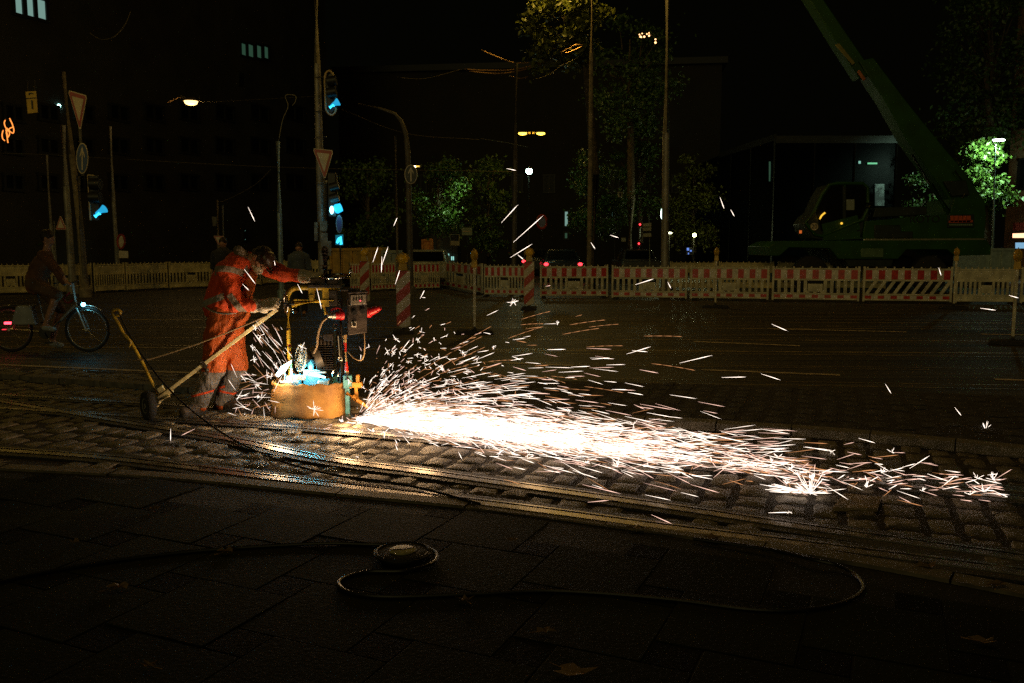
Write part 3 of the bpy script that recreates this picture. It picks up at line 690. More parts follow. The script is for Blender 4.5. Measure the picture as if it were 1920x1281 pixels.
g = MB(); g.box(A(781, 312, 44), (.32, .12, .06)); g.build('hood', emit('amber_small', (1, .6, .1), 1.5), rt); g = MB(); g.sph(A(777.5, 313, 43.9), .07); g.build('lit_glass', emit('amber_tip', (1, .7, .3), 9), rt)
for x, y, rx, rz_, e, lb in ((1242, 401, .09, .3, ('white_tube', (.7, 1, .8), 6), 'upright white lamp glowing left of the thick pale pole'), (1256, 437, .12, .05, ('cream_bar', (1, 1, .6), 5), 'small cream light bar at the foot of the trees'), (1302, 441, .1, .1, ('lemon_globe', (.95, 1, .4), 14), 'round lemon white light in front of the beige facade')):
    rt = thing('street_lamp', lb, 'street lamp', tuple(A(x, y, 44))); g = MB(); g.sph(A(x, y, 44), (rx, .08, rz_)); g.build('lit_glass', emit(*e), rt)
    g = MB(); c = A(x, y, 44); g.cyl(c + V((0, .12, 0)), V((c.x, c.y + .12, 0)), .04, 8); g.build('post', M_poled, rt)
    lamp('lamp_light', c + V((0, -.3, 0)), 25, (.9, 1, .5), .1, rt)
# off-frame sodium lamps over the road (the row goes on outside the photo)
def catenary(x, y, z, pw, lb, col=(1, .58, .16)):
    rt = thing('street_lamp', lb, 'street lamp', (x, y, z)); g = MB(); g.lathe([(.001, .18), (.16, .16), (.3, .03)], (x, y, z), 20); g.build('hood', M_lh, rt)
    g = MB(); g.lathe([(.25, .02), (.2, -.08), (.001, -.12)], (x, y, z), 20); g.build('lit_bowl', M_warm, rt); lamp('lamp_light', (x, y, z - .4), pw, col, .25, rt)
catenary(2.5, 13.5, 9.0, 130, 'amber lamp hanging over the road above the frame, right of the centre')
catenary(-11.5, 17.5, 9.5, 150, 'amber lamp hanging over the road above the yellow lit barriers', (1, .64, .1))
catenary(12.5, 14.5, 9.2, 55, 'amber lamp hanging over the road above the slanted slot barrier')
_c = A(1050, -150, 28.4); catenary(_c.x, _c.y, _c.z, 360, 'amber lamp above the frame that lights the topmost leaves', (1, .6, .1))
# overhead wires
wire([(903, 94), (935, 108), (965, 118), (992, 118)], 30, 'copper wire sagging from upper left into the amber leaves')
wire([(872, 130), (905, 132), (960, 131), (1000, 122), (1020, 111)], 30, 'upper of two parallel copper wires beside the amber leaves')
wire([(880, 134), (925, 138), (965, 135), (1000, 125), (1025, 115)], 30, 'lower of two parallel copper wires beside the amber leaves')
wire([(1052, 99), (1070, 89), (1080, 84), (1092, 86), (1075, 95), (1060, 100)], 29, 'bent copper wire loop next to the tall brownish pole')
wire([(955, 142), (975, 147), (990, 144)], 31, 'short lowest copper wire left of the brownish pole')
wire([(745, 145), (790, 148), (830, 140), (865, 130)], 30, 'faint pair of wires reaching left from the copper wires', m=M_wired)
wire([(165, 60), (190, 74), (215, 68), (235, 45), (245, 22)], 26, 'deeply sagging wire high above the street at left', m=M_wired)
wire([(-20, 287), (88, 290), (145, 294), (207, 297)], 28.5, 'level span wire crossing behind the mast at left', m=M_wired)
wire([(207, 297), (400, 308), (600, 316), (960, 322)], 28.5, 'faint long span wire across the middle', m=M_wired, r=.008)
wire([(412, 380), (440, 368), (480, 345), (508, 318)], 30, 'wire rising to the right from the short posts behind the worker', m=M_wired)
wire([(522, 266), (530, 225), (540, 200), (535, 180), (548, 178), (555, 182), (553, 192), (548, 198)], 25, 'wire with a heart shaped loop above the grey pole', m=M_wired, r=.01)
wire([(640, 205), (760, 250), (900, 262)], 27, 'faint wire from the tram signal to the right', m=M_wired, r=.007)
wire([(1000, 150), (1030, 140), (1050, 125), (1080, 110)], 29, 'faint wire curving up into the amber leaves', m=M_wired, r=.008)
# ------------------------------------------------------------------ buildings far behind
M_fac = mat('dark_facade', (.035, .033, .028), .8, var=.3, scale=.6, bump=.2)
M_glass = mat('dark_glass', (.008, .01, .009), .3, var=.3, bump=0, spec=.08)
M_fr = mat('window_frame', (.012, .012, .01), .6, bump=0)
M_teal = emit('lit_room', (.45, .8, .7), .36, False); M_teal2 = emit('dim_lit_room', (.10, .26, .16), .2, False); M_teal3 = emit('slit_light', (.35, .8, .65), .5, False)
def building(label, x0, Ya, x1, Yb, ztop, depth=12, m=None):
    a = A(x0, 462, Ya); b = A(x1, 462, Yb); a.z = b.z = 0
    d = (b - a).normalized(); n = V((-d.y, d.x, 0)); c = (a + b) / 2
    rt = thing('office_building', label, 'building', tuple(c)); g = MB()
    g.poly([a, b, b + n * depth, a + n * depth], (0, 0, ztop)); g.build('wall', m or M_fac, rt)
    g = MB(); e = .4; g.poly([a - d * e - n * e + V((0, 0, ztop)), b + d * e - n * e + V((0, 0, ztop)), b + d * e + n * (depth + e) + V((0, 0, ztop)), a - d * e + n * (depth + e) + V((0, 0, ztop))], (0, 0, .5)); g.build('roof_edge', M_fr, rt)
    def win(t0, t1, z0, z1, pm, name='window', bars=2):
        L = (b - a).length
        P = [a + d * (t0 * L), a + d * (t1 * L)]; fr = MB(); mid = (P[0] + P[1]) / 2; ax = Matrix((d, n, V((0, 0, 1)))).transposed(); wd = (P[1] - P[0]).length
        fr.box(mid + V((0, 0, z0 - .06)) - n * .06, (wd + .2, .16, .12), ax=ax); fr.box(mid + V((0, 0, z1 + .06)) - n * .06, (wd + .2, .16, .12), ax=ax)
        for k_ in range(bars + 1): fr.box(P[0].lerp(P[1], k_ / bars) + V((0, 0, (z0 + z1) / 2)) - n * .06, (.12, .14, z1 - z0), ax=ax)
        f = fr.build(name, M_fr, rt); pn = MB(); pn.box(mid + V((0, 0, (z0 + z1) / 2)) - n * .03, (wd - .02, .04, z1 - z0 - .02), ax=ax); pn.build('pane', pm, f)
    return rt, win
def wz(px, py, Y): return A(px, py, Y).z
rt, win = building('dark office block behind the left signs with three lit teal windows at the top', -120, 34, 620, 62, 30)
def tpos(px, py, x0, Ya, x1, Yb):
    a = A(x0, 462, Ya); b = A(x1, 462, Yb); k_ = (px - CX) / F / cp
    # intersection of the view direction with the facade in plan
    r = ray(px, py); kx = r.x / r.y; t = (kx * a.y - a.x) / ((b.x - a.x) - kx * (b.y - a.y)); return t, a.y + (b.y - a.y) * t
FB = (-120, 34, 620, 62)
def wpx(win, FB, xa, xb, ya, yb, pm, bars=1, name='window'):
    t0, Y_0 = tpos(xa, (ya + yb) / 2, *FB); t1, Y_1 = tpos(xb, (ya + yb) / 2, *FB); Ym = (Y_0 + Y_1) / 2; xm = (xa + xb) / 2
    win(t0, t1, wz(xm, yb, Ym), wz(xm, ya, Ym), pm, name, bars)
wpx(win, FB, 23, 41, -8, 26, M_teal); wpx(win, FB, 45, 62, -4, 31, M_teal); wpx(win, FB, 65, 85, 0, 36, M_teal)
wpx(win, FB, 449, 460, 82, 104, M_teal2); wpx(win, FB, 462, 474, 84, 107, M_teal2); wpx(win, FB, 478, 489, 86, 109, M_teal2); wpx(win, FB, 492, 502, 88, 110, M_teal2)
for i in range(5): wpx(win, FB, 447, 452, 140 + i * 4, 142 + i * 4, M_teal3, 1, 'slit_window')
for i in range(4): wpx(win, FB, 455, 460, 432 + i * 5, 435 + i * 5, M_teal3, 1, 'slit_window')
for xx in range(-60, 600, 66):
    for yy in (200, 262, 330): wpx(win, FB, xx, xx + 34, yy, yy + 24, M_glass, 2)
rt, win = building('dark building far behind the trees in the centre with tall teal windows', 640, 74, 1345, 70, 16, m=mat('brown_facade', (.022, .017, .01), .85, var=.4, scale=.5, bump=.2))
FB = (640, 74, 1345, 70)
wpx(win, FB, 1058, 1066, 397, 424, M_teal); wpx(win, FB, 1058, 1065, 437, 447, M_teal2); wpx(win, FB, 1276, 1283, 400, 415, M_teal2)
for x in (1145, 1156, 1170): wpx(win, FB, x, x + 5, 398, 408, M_teal3)
for x in range(660, 1340, 60): wpx(win, FB, x, x + 20, 330, 360, M_glass, 2)
# glazed pavilion behind the crane
rt = thing('glass_pavilion', 'large dark glass pavilion behind the green crane with thin pale edges', 'building', tuple(A(1450, 540, 46) * V((1, 1, 0)) if False else (A(1450, 540, 46).x, 46, 0)))
a = A(1350, 272, 50); b = A(1453, 258, 42); c = A(1682, 260, 42); a0, b0, c0 = V((a.x, 50, 0)), V((b.x, 42, 0)), V((c.x, 42, 0))
g = MB(); h = b.z; g.poly([a0, b0, c0, c0 + V((0, 9, 0)), a0 + V((0, 9, 0))], (0, 0, h)); g.build('glazing', mat('pavilion_glass', (.0025, .003, .003), .35, var=.3, bump=0, spec=.02), rt)
g = MB(); M_edge = mat('pavilion_edge', (.03, .033, .028), .5, .3, bump=0)
g.cyl(b0 + V((0, -.05, 0)), b0 + V((0, -.05, h)), .07, 8); g.bar(a0 + V((0, -.05, h)), b0 + V((0, -.05, h)), .1, .3); g.bar(b0 + V((0, -.06, h - .1)), c0 + V((0, -.06, h - .1)), .1, .35)
for t in (.25, .62): q = a0.lerp(b0, t) + V((-.03, -.05, 0)); g.cyl(q, q + V((0, 0, h)), .04, 6)
for t in (.33, .66, 1): q = b0.lerp(c0, t) + V((0, -.05, 0)); g.cyl(q, q + V((0, 0, h)), .05, 6)
g.build('frame', M_edge, rt)
for (x0, x1, y0, y1, pm, Yp) in ((1442, 1445, 303, 340, M_teal2, 42.4), (1627, 1645, 305, 308, emit('green_strip', (.15, .6, .3), .8, False), 41.9), (1641, 1658, 345, 386, emit('grey_room', (.12, .2, .16), .18, False), 41.9), (1610, 1614, 302, 307, M_teal3, 41.9)):
    face(plate([(x0, y0), (x1, y0), (x1, y1), (x0, y1)], Yp), .03).build('lit_panel', pm, rt)
# right edge house
M_brn = mat('ochre_render', (.2, .12, .06), .85, var=.3, scale=1, bump=.3)
rt, win = building('ochre house at the right edge with a dark window and a lit shop sign', 1882, 46, 2100, 40, 15, m=M_brn)
FB = (1882, 46, 2100, 40); wpx(win, FB, 1912, 1940, 300, 352, M_glass, 2); wpx(win, FB, 1912, 1940, 180, 235, M_glass, 2)
face(plate([(1904, 418), (1930, 417), (1930, 432), (1904, 433)], 42.4), .2).build('sign_box', mat('sign_box_red', (.25, .03, .02), .5, bump=0), rt)
face(plate([(1903, 438), (1930, 437), (1930, 446), (1903, 446)], 42.4), .2).build('lit_strip', emit('shop_light', (1, .45, .25), 2.5), rt)
face(plate([(1906, 455), (1930, 455), (1930, 466), (1906, 466)], 42.4), .1).build('shop_window', emit('shop_blue', (.25, .5, .75), .8), rt)
# ------------------------------------------------------------------ trees
M_leaf = []
for i, c in enumerate([(.06, .11, .015), (.045, .09, .02), (.09, .11, .012)]):
    m, nt, p = _nt('leaf_%d' % i); MATS['leaf%d' % i] = m
    oi = N(nt, 'ShaderNodeTexNoise'); oi.inputs['Scale'].default_value = 3; tc = N(nt, 'ShaderNodeTexCoord'); nt.links.new(tc.outputs['Object'], oi.inputs['Vector'])
    cr = N(nt, 'ShaderNodeValToRGB'); cr.color_ramp.elements[0].color = (*[v_ * .6 for v_ in c], 1); cr.color_ramp.elements[1].color = (*[v_ * 1.5 for v_ in c], 1)
    cr.color_ramp.elements[0].position = .35; cr.color_ramp.elements[1].position = .65
    nt.links.new(oi.outputs['Fac'], cr.inputs[0]); nt.links.new(cr.outputs[0], p.inputs['Base Color']); p.inputs['Roughness'].default_value = .45
    p.inputs['Transmission Weight'].default_value = 0; M_leaf.append(m)
M_bark = mat('bark', (.09, .07, .045), .9, var=.5, scale=8, bump=1, bscale=20, bdist=.03)
def tree(label, x, Y, y_c, rx, ry, n, leaf=.13, trunk=.16, mi=0, seed=1, tx=None, dens=26, vis=.75):
    r_ = random.Random(seed); s = Y / F; c = A(x, y_c, Y); base = V((A(tx if tx else x, 462, Y).x, Y, 0))
    rt = thing('tree', label, 'tree', tuple(base)); RX, RZ = rx * s, ry * s
    bot = c.z - RZ * .6; g = MB(); lean = c.x - base.x
    g.tube([base, base + V((.05, 0, max(.5, bot) * .5)), V((base.x + lean * .3, Y, max(1, bot))), c + V((0, 0, -RZ * .1)), c + V((0, 0, RZ * .6))], [trunk * 1.3, trunk, trunk * .85, trunk * .5, .03], 10)
    g.build('trunk', M_bark, rt); g = MB(); ends = []
    for i in range(dens):
        t = r_.random() * 2 * math.pi; u = r_.uniform(-.85, .95); q = (1 - u * u) ** .5 * r_.uniform(.35, .95)
        e = c + V((math.cos(t) * RX * q, math.sin(t) * RX * .8 * q, u * RZ)); ends.append((e, r_.uniform(.16, .36) * min(RX, RZ)))
        st = V((base.x + lean * .5, Y, c.z - RZ * .5 + (e.z - c.z + RZ) * .25)); mid = st.lerp(e, .5) + V((r_.uniform(-.2, .2), r_.uniform(-.2, .2), r_.uniform(0, .3)))
        g.tube([st, mid, e], [trunk * .3, trunk * .16, .012], 6)
    g.build('limbs', M_bark, rt); g = MB()
    for k_ in range(n):
        e, rr = ends[r_.randrange(len(ends))]
        q = e + V((r_.gauss(0, 1), r_.gauss(0, 1), r_.gauss(0, .75))) * rr * .62
        nn = V((r_.gauss(0, 1), r_.gauss(0, 1), r_.gauss(.6, 1))).normalized(); xx, yy = frame(nn); sz = leaf * r_.uniform(.55, 1.25)
        a_ = r_.random() * 6.3; x2 = xx * math.cos(a_) + yy * math.sin(a_); y2 = nn.cross(x2)
        g.add([q - x2 * sz * .5, q + y2 * sz * .32 + nn * sz * .08, q + x2 * sz * .55, q - y2 * sz * .32 + nn * sz * .08], [(0, 1, 2, 3)])
    g.build('crown', M_leaf[mi], rt, smooth=False); return rt
tree('tree with green lit foliage right of the curved pole', 822, 37, 372, 56, 66, 5200, .15, seed=3, mi=0, dens=30)
tree('tree whose amber lit leaves hang in at the top of the photo', 1058, 30, 62, 84, 66, 3400, .21, seed=4, mi=2, tx=1112, dens=34)
tree('tree with dim green leaves round a dark trunk, below the amber leaves', 1120, 39, 372, 58, 84, 4200, .15, .2, seed=5, tx=1106, dens=28)
tree('tree with the brightest green leaves, around the slim lamp at right', 1846, 38.4, 352, 52, 80, 4600, .2, seed=6, mi=0, dens=24)
tree('tree with teal lit leaves seen under the crane boom', 1752, 40, 356, 58, 66, 4200, .17, seed=7, mi=1, dens=26)
tree('big dark tree filling the upper right corner', 1850, 46, 130, 120, 170, 6500, .24, .25, seed=8, mi=1, dens=46)
tree('dark tree with faint leaves at the left edge behind the cyclist', 30, 40, 390, 75, 95, 3200, .2, seed=9, dens=26)
tree('dim tree between the thick pale pole and the pavilion', 1300, 50, 380, 60, 90, 3200, .22, seed=10, dens=30, mi=2)
tree('dark tree between the star like lamp and the central building', 915, 44, 390, 50, 85, 2800, .2, seed=11, dens=26)
tree('dim leafy tree behind the thick pale pole', 1200, 48, 330, 60, 110, 3600, .2, seed=12, dens=30, mi=1)
tree('dark tree behind the central mast', 690, 46, 380, 60, 90, 2800, .2, seed=13, dens=26)
tree('dim tree high between the brownish pole and the pale pole', 1180, 44, 150, 85, 120, 4200, .2, .2, seed=14, dens=34, mi=1)
# ------------------------------------------------------------------ green truck crane
M_grn = mat('crane_green', (.012, .075, .004), .55, var=.25, scale=2, bump=.1)
M_grnd = mat('crane_dark', (.02, .03, .02), .5, bump=.2)
M_chr = mat('chrome', (.6, .6, .58), .12, 1.0, var=.1, bump=0)
YC = 29.0
def q2(pts, sh=0.0): return [A(x, y, YC + sh) for x, y in pts]
rt = thing('truck_crane', 'green truck crane with a raised boom and the word ROTO, behind the right barriers', 'crane', (A(1650, 540, YC).x, YC + 1.2, 0))
pp = lambda pts, sh, th, nm, m, par=rt, bv=.02: MB().poly(q2(pts, sh), (0, th, 0)).build(nm, m, par, bevel=bv)
pp([(1442, 462), (1462, 452), (1850, 450), (1858, 462), (1858, 478), (1790, 480), (1776, 468), (1700, 468), (1684, 486), (1572, 486), (1556, 466), (1480, 464), (1462, 480), (1444, 480)], -.2, 2.6, 'chassis', M_grn)
pp([(1575, 470), (1680, 470), (1672, 500), (1590, 500)], -.1, 2.3, 'side_box', M_grnd)
pp([(1615, 466), (1657, 466), (1657, 483), (1615, 483)], -.25, .06, 'side_plate', mat('olive_plate', (.12, .2, .1), .4, bump=0))
for x in (1518, 1740):
    wl = MB(); c = A(x, 507, YC + .1); c.z = .62; wl.lathe([(.3, -.2), (.52, -.2), (.6, -.14), (.62, 0), (.6, .14), (.52, .2), (.3, .2)], c, 28, Matrix.Rotation(R(90), 3, 'X')); wo = wl.build('wheel', M_rub, rt)
    wl = MB(); wl.lathe([(.3, -.16), (.3, 0), (.12, -.05), (.1, -.18), (.001, -.18)], c, 20, Matrix.Rotation(R(-90), 3, 'X')); wl.build('rim', M_grnd, wo)
    wl = MB(); c2 = c + V((0, 1.9, 0)); wl.lathe([(.3, -.2), (.52, -.2), (.62, 0), (.52, .2), (.3, .2)], c2, 24, Matrix.Rotation(R(90), 3, 'X')); wl.build('wheel', M_rub, rt)
# cab
pp([(1512, 432), (1508, 420), (1516, 408), (1530, 396), (1543, 366), (1556, 346), (1570, 343), (1620, 343), (1629, 352), (1630, 392), (1626, 420), (1612, 444), (1540, 449), (1524, 447)], .25, 1.2, 'cab', M_grnd)
g = MB(); cabp = [(1511, 418), (1527, 396), (1541, 366), (1555, 347), (1570, 344), (1618, 344), (1627, 352), (1628, 390), (1618, 412), (1540, 443), (1528, 440), (1511, 418)]
g.tube(q2(cabp, .2), .055, 8); g.tube(q2([(1584, 344), (1584, 345), (1584, 350)], .22), .03, 6); g.bar(*q2([(1543, 444), (1612, 441)], .2), .08, .25); g.bar(*q2([(1543, 434), (1610, 417)], .2), .05, .5)
g.build('cab_frame', M_grn, rt)
pp([(1549, 430), (1611, 418), (1606, 440), (1548, 444)], .17, .05, 'cab_door_panel', M_grn)
pp([(1530, 398), (1545, 367), (1558, 350), (1571, 348), (1580, 348), (1580, 424), (1540, 434)], .235, .01, 'cab_window', M_glass, bv=0)
pp([(1586, 348), (1616, 348), (1623, 355), (1624, 390), (1614, 409), (1586, 422)], .235, .01, 'cab_window', M_glass, bv=0)
pp([(1587, 374), (1602, 374), (1602, 394), (1587, 394)], .2, .01, 'paper_notice', mat('notice', (.3, .34, .28), .6, bump=0), bv=0)
sg = MB().poly(q2(ell(1527, 425, 7, 7), .12), (0, .02, 0)).build('speed_sign', M_signw, rt); text('numeral', '20', .2, M_black, rt, A(1527, 425, YC + .1))
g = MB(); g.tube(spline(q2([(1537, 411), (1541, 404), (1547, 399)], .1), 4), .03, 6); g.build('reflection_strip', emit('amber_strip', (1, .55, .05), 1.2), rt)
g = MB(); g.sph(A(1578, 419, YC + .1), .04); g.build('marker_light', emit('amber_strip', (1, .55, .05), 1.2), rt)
g = MB(); g.box(A(1501, 435, YC), (.06, .08, .1)); g.build('side_light', emit('side_red', (1, .2, .03), .5), rt)
g = MB(); g.cyl(A(1629, 380, YC + .1), A(1629, 388, YC + .12), .12, 12); g.build('mirror', M_grnd, rt)
# superstructure
pp([(1618, 449), (1622, 415), (1700, 408), (1780, 403), (1790, 372), (1846, 372), (1849, 402), (1846, 449)], .1, 1.9, 'turntable_body', M_grn)
pp([(1636, 408), (1642, 389), (1738, 387), (1738, 403)], .3, 1.4, 'engine_cover', M_grnd)
pp([(1640, 422), (1688, 422), (1690, 434), (1712, 434), (1712, 447), (1640, 447)], .05, .1, 'grille', M_grnd)
pp([(1620, 448), (1846, 447), (1846, 452), (1620, 453)], .02, .1, 'trim_rail', mat('trim', (.45, .45, .35), .3, .5, bump=0))
pp([(1777, 403), (1827, 402), (1827, 426), (1777, 427)], .04, .06, 'logo_plate', M_grnd)
g = MB(); 
for x0, x1 in ((1782, 1788), (1789, 1796), (1797, 1804), (1805, 1811), (1812, 1820)): g.poly(q2([(x0, 405), (x1, 404.6), (x1 + .5, 416.5), (x0 + .5, 417)], .03), (0, .01, 0))
g.poly(q2([(1779, 414), (1824, 413), (1824, 417), (1779, 418)], .03), (0, .01, 0)); g.build('logo', mat('logo_orange', (.75, .13, .03), .4, bump=0), rt)
g = MB()
for i in range(12): g.poly(q2([(1780 + i * 3.7, 420), (1782.6 + i * 3.7, 420), (1782.6 + i * 3.7, 423), (1780 + i * 3.7, 423)], .03), (0, .01, 0))
g.build('small_lettering', mat('pale_letter', (.25, .35, .25), .5, bump=0), rt)
text('lettering', 'ROTO', .33, M_black, rt, A(1734, 411.5, YC + .08), rz=0, sx=1.1)
# boom and ram
def beam(pl, pr, sh, th, nm, m, par=rt): 
    P = q2(pl + pr[::-1], sh); return MB().poly(P, (0, th, 0)).build(nm, m, par, bevel=.03)
beam([(1610, 115), (1660, 190), (1700, 262), (1760, 345), (1790, 392)], [(1638, 108), (1700, 190), (1758, 262), (1815, 330), (1852, 386)], .5, .75, 'boom_base_section', M_grn)
beam([(1505, -22), (1570, 83), (1612, 148)], [(1530, -22), (1598, 78), (1640, 140)], .58, .6, 'boom_inner_section', M_grn)
pp([(1607, 134), (1612, 131), (1624, 148), (1619, 152)], .45, .04, 'orange_marker', mat('marker_orange', (.5, .16, .05), .6, bump=0))
pp([(1566, 84), (1574, 81), (1604, 118), (1599, 122)], .47, .05, 'caution_strip', mat('caution_ochre', (.25, .22, .05), .6, bump=0))
pp([(1770, 340), (1812, 338), (1818, 366), (1786, 368)], .35, .1, 'boom_bracket', M_grnd)
g = MB(); g.cyl(*q2([(1710, 290), (1746, 350)], .2), .045, 12); g.build('ram_rod', M_chr, rt)
g = MB(); g.cyl(*q2([(1744, 346), (1781, 402)], .2), .10, 14); g.build('ram_cylinder', M_grn, rt)
g = MB(); g.cyl(*q2([(1809, 363), (1794, 400)], .2), .03, 8); g.cyl(*q2([(1790, 320), (1803, 338)], .3), .03, 8); g.build('hydraulic_pipe', M_chr, rt)

# container and low cars beyond the barriers
def simple_box(name, label, cat, pxs, Y, th, m, bands=3, sill=None):
    P = q = plate(pxs, Y); c = sum(P, V()) / 4; rt = thing(name, label, cat, (c.x, Y, 0)); P2 = [P[0], P[1], V((P[1].x, Y, .3)), V((P[0].x, Y, .3))]
    MB().poly(P2, (0, th, 0)).build('body', m, rt, bevel=.03); g = MB(); wdt = P[1].x - P[0].x
    for i in range(bands + 1): x_ = P[0].x + wdt * i / bands; g.box((x_, Y - .03, (P[0].z + .3) / 2), (.08, .06, P[0].z - .3))
    g.box((c.x, Y - .03, P[0].z - .04), (wdt, .08, .1)); g.build('ribs', m, rt, bevel=.01)
    g = MB(); 
    for s in (.15, .85): g.box((P[0].x + wdt * s, Y + th / 2, .15), (.2, th * .9, .3))
    g.build('skids', M_poled, rt); return rt
M_oc = mat('ochre_paint', (.5, .3, .05), .6, var=.3, bump=.2); M_or = mat('orange_paint', (.75, .25, .03), .6, bump=.1)
simple_box('skip_container', 'ochre skip container behind the bluish barrier beside the handwheel', 'container', [(620, 466), (716, 464), (716, 500), (620, 500)], 33, 2, M_oc, 5)
simple_box('toilet_cabin', 'orange cabin beside the red tail lights, behind the trees foliage', 'cabin', [(792, 449), (808, 447), (808, 490), (792, 490)], 40, 1.2, M_or, 1)
simple_box('transport_box', 'grey steel box with bright rim between the yellow lamps of two beacons', 'container', [(717, 470), (745, 470), (745, 500), (717, 500)], 31, 1.5, mat('grey_box', (.3, .34, .3), .5, bump=0), 2)
simple_box('site_trailer', 'pale low trailer roof right of the crane behind the barriers', 'trailer', [(1838, 466), (1900, 466), (1900, 500), (1838, 500)], 33, 2, mat('pale_trailer', (.4, .5, .5), .5, bump=0), 3)
M_red = emit('tail_light', (1, .03, .04), 5); M_car = mat('dark_car_paint', (.04, .045, .045), .25, .3, bump=0); M_carp = mat('pale_car_paint', (.5, .5, .38), .25, .2, bump=0)
def car(label, x, y, Y, m, wd=1.75, lights=True, rz=0, cols=None):
    c = A(x, y, Y); b = V((c.x, Y, 0)); rt = thing('parked_car', label, 'car', tuple(b), group='cars beyond the barriers')
    sec = [(-.95, .32), (-.98, .6), (-.93, .92), (.93, .92), (.98, .6), (.95, .32)]
    g = MB(); g.poly([b + V((x_ * wd / 1.9, 0, z_)) for x_, z_ in sec], (0, 4.2, 0)); g.build('body', m, rt, bevel=.08)
    ca = MB(); P0 = [b + V((x_ * wd / 1.9, .5, .91)) for x_ in (-.86, .86)]; P1 = [b + V((x_ * wd / 1.9, 1.0, 1.42)) for x_ in (.66, -.66)]; P2 = [b + V((x_ * wd / 1.9, 3.1, .91)) for x_ in (-.86, .86)]; P3 = [b + V((x_ * wd / 1.9, 2.4, 1.42)) for x_ in (.66, -.66)]
    ca.add(P0 + P1 + P2 + P3, [(0, 1, 2, 3), (4, 7, 6, 5), (3, 2, 6, 7), (0, 3, 7, 4), (1, 5, 6, 2), (0, 4, 5, 1)]); ca.build('cabin', m, rt, bevel=.05)
    g = MB(); g.add([q + V((0, -.02, .0)) for q in [P0[0].lerp(P1[1], .15) + V((.1, 0, 0)), P0[1].lerp(P1[0], .15) - V((.1, 0, 0)), P1[0].lerp(P0[1], .15) - V((.06, 0, 0)), P1[1].lerp(P0[0], .15) + V((.06, 0, 0))]], [(0, 1, 2, 3)]); g.build('rear_window', M_glass, rt)
    for sx in (-1, 1):
        for yy in (.75, 3.3):
            g = MB(); g.lathe([(.2, -.1), (.3, -.1), (.32, 0), (.3, .1), (.2, .1)], b + V((sx * wd * .44, yy, .32)), 18, Matrix.Rotation(R(90), 3, 'Y')); g.build('wheel', M_rub, rt)
        if lights: g = MB(); g.sph(b + V((sx * wd * .42, -.02, .78)), (.1, .05, .07)); g.build('tail_light', M_red, rt)
    return rt
car('dark car with red tail lights behind the panel right of the middle beacon', 1056, 490, 37, M_car)
car('dark car with one red tail light seen just left of the middle beacon', 1008, 492, 44, M_car, 1.7)
car('pale car roof behind the barrier panel at the thin white post', 797, 488, 32, M_carp, lights=False)
car('dark car with two red tail lights beside the orange cabin', 786, 474, 47, M_car, 1.7)
car('grey car roof behind the panel left of the edge-on beacon', 1203, 490, 38, mat('grey_car', (.12, .11, .09), .25, .3, bump=0), lights=False)
rt = thing('shop_front', 'lit teal kiosk front low behind the turned barrier panel', 'kiosk', (A(832, 480, 48).x, 48, 0))
MB().poly([V((A(808, 462, 48).x, 48, 0)), V((A(858, 462, 48).x, 48, 0)), V((A(858, 462, 48).x, 48, 2.4)), V((A(808, 462, 48).x, 48, 2.4))], (0, 3, 0)).build('wall', M_fac, rt)
for q in ((812, 823, 475, 480), (824, 833, 476, 488), (834, 842, 476, 486), (846, 851, 481, 488)):
    face(plate([(q[0], q[2]), (q[1], q[2]), (q[1], q[3]), (q[0], q[3])], 47.9), .05).build('lit_window', emit('kiosk_light', (.4, .9, .8), .9), rt)
# signs in the background
M_sgr = mat('sign_greyed', (.4, .34, .2), .5, bump=0)
rt = pole('information_board', 'framed notice board on posts behind the turned barrier panel', [(848, 440), (849, 520)], 34, .04, M_poled, 'sign'); g = MB(); g.tube(plate([(844, 440), (861, 440), (861, 460), (844, 460)], 33.9), .03, 6, closed=True); g.build('board_frame', M_sgr, rt); face(plate([(844, 452), (861, 452), (861, 460), (844, 460)], 33.9), .03).build('board', M_sgr, rt)
rt = pole('direction_sign', 'pale rectangular direction sign next to the framed notice board', [(876, 440), (877, 520)], 34, .04, M_poled, 'sign'); face(plate([(866, 427), (885, 427), (885, 441), (866, 441)], 33.9), .03).build('sign_plate', mat('pale_green_sign', (.3, .36, .24), .5, bump=0), rt)
g = MB(); g.box(A(875.5, 434, 33.87), (.3, .01, .03)); g.build('line', M_sigw, rt)
rt = pole('direction_sign', 'stack of three pale direction signs on a post beside the upright white lamp', [(1217, 400), (1219, 520)], 38, .06, M_sgr, 'sign')
for y_ in (419, 427, 438): face(plate([(1206, y_), (1221, y_ - 1), (1221, y_ + 6), (1206, y_ + 6)], 37.9), .03).build('sign_plate', M_sgr, rt)
rt = thing('hanging_sign', 'small pale number plate hanging in the dark leaves right of the trunk', 'sign', tuple(A(1162, 365, 36)))
face(plate([(1158, 360), (1166, 360), (1167, 370), (1159, 370)], 36), .03).build('sign_plate', M_sgr, rt); g = MB(); g.bar(A(1161, 365, 35.96), A(1165, 365, 35.96), .02, .05); g.bar(A(1163, 362, 35.96), A(1163, 368, 35.96), .02, .05); g.bar(A(1161, 362, 35.96), A(1165, 362, 35.96), .02, .04); g.build('mark', M_black, rt)
g = MB(); g.cyl(A(1162, 360, 36.03), A(1162, 330, 36.03), .01, 6); g.build('hanger', M_poled, rt)
rt = pole('small_sign', 'small T marked plate on a thin post left of the direction signs', [(1152, 395), (1153, 520)], 38, .03, M_poled, 'sign'); face(plate([(1165, 446), (1173, 446), (1173, 453), (1165, 453)], 37.95), .03).build('sign_plate', M_sgr, rt); g = MB(); g.cyl(A(1152, 446, 38), A(1166, 446, 38), .02, 6); g.build('arm', M_poled, rt)
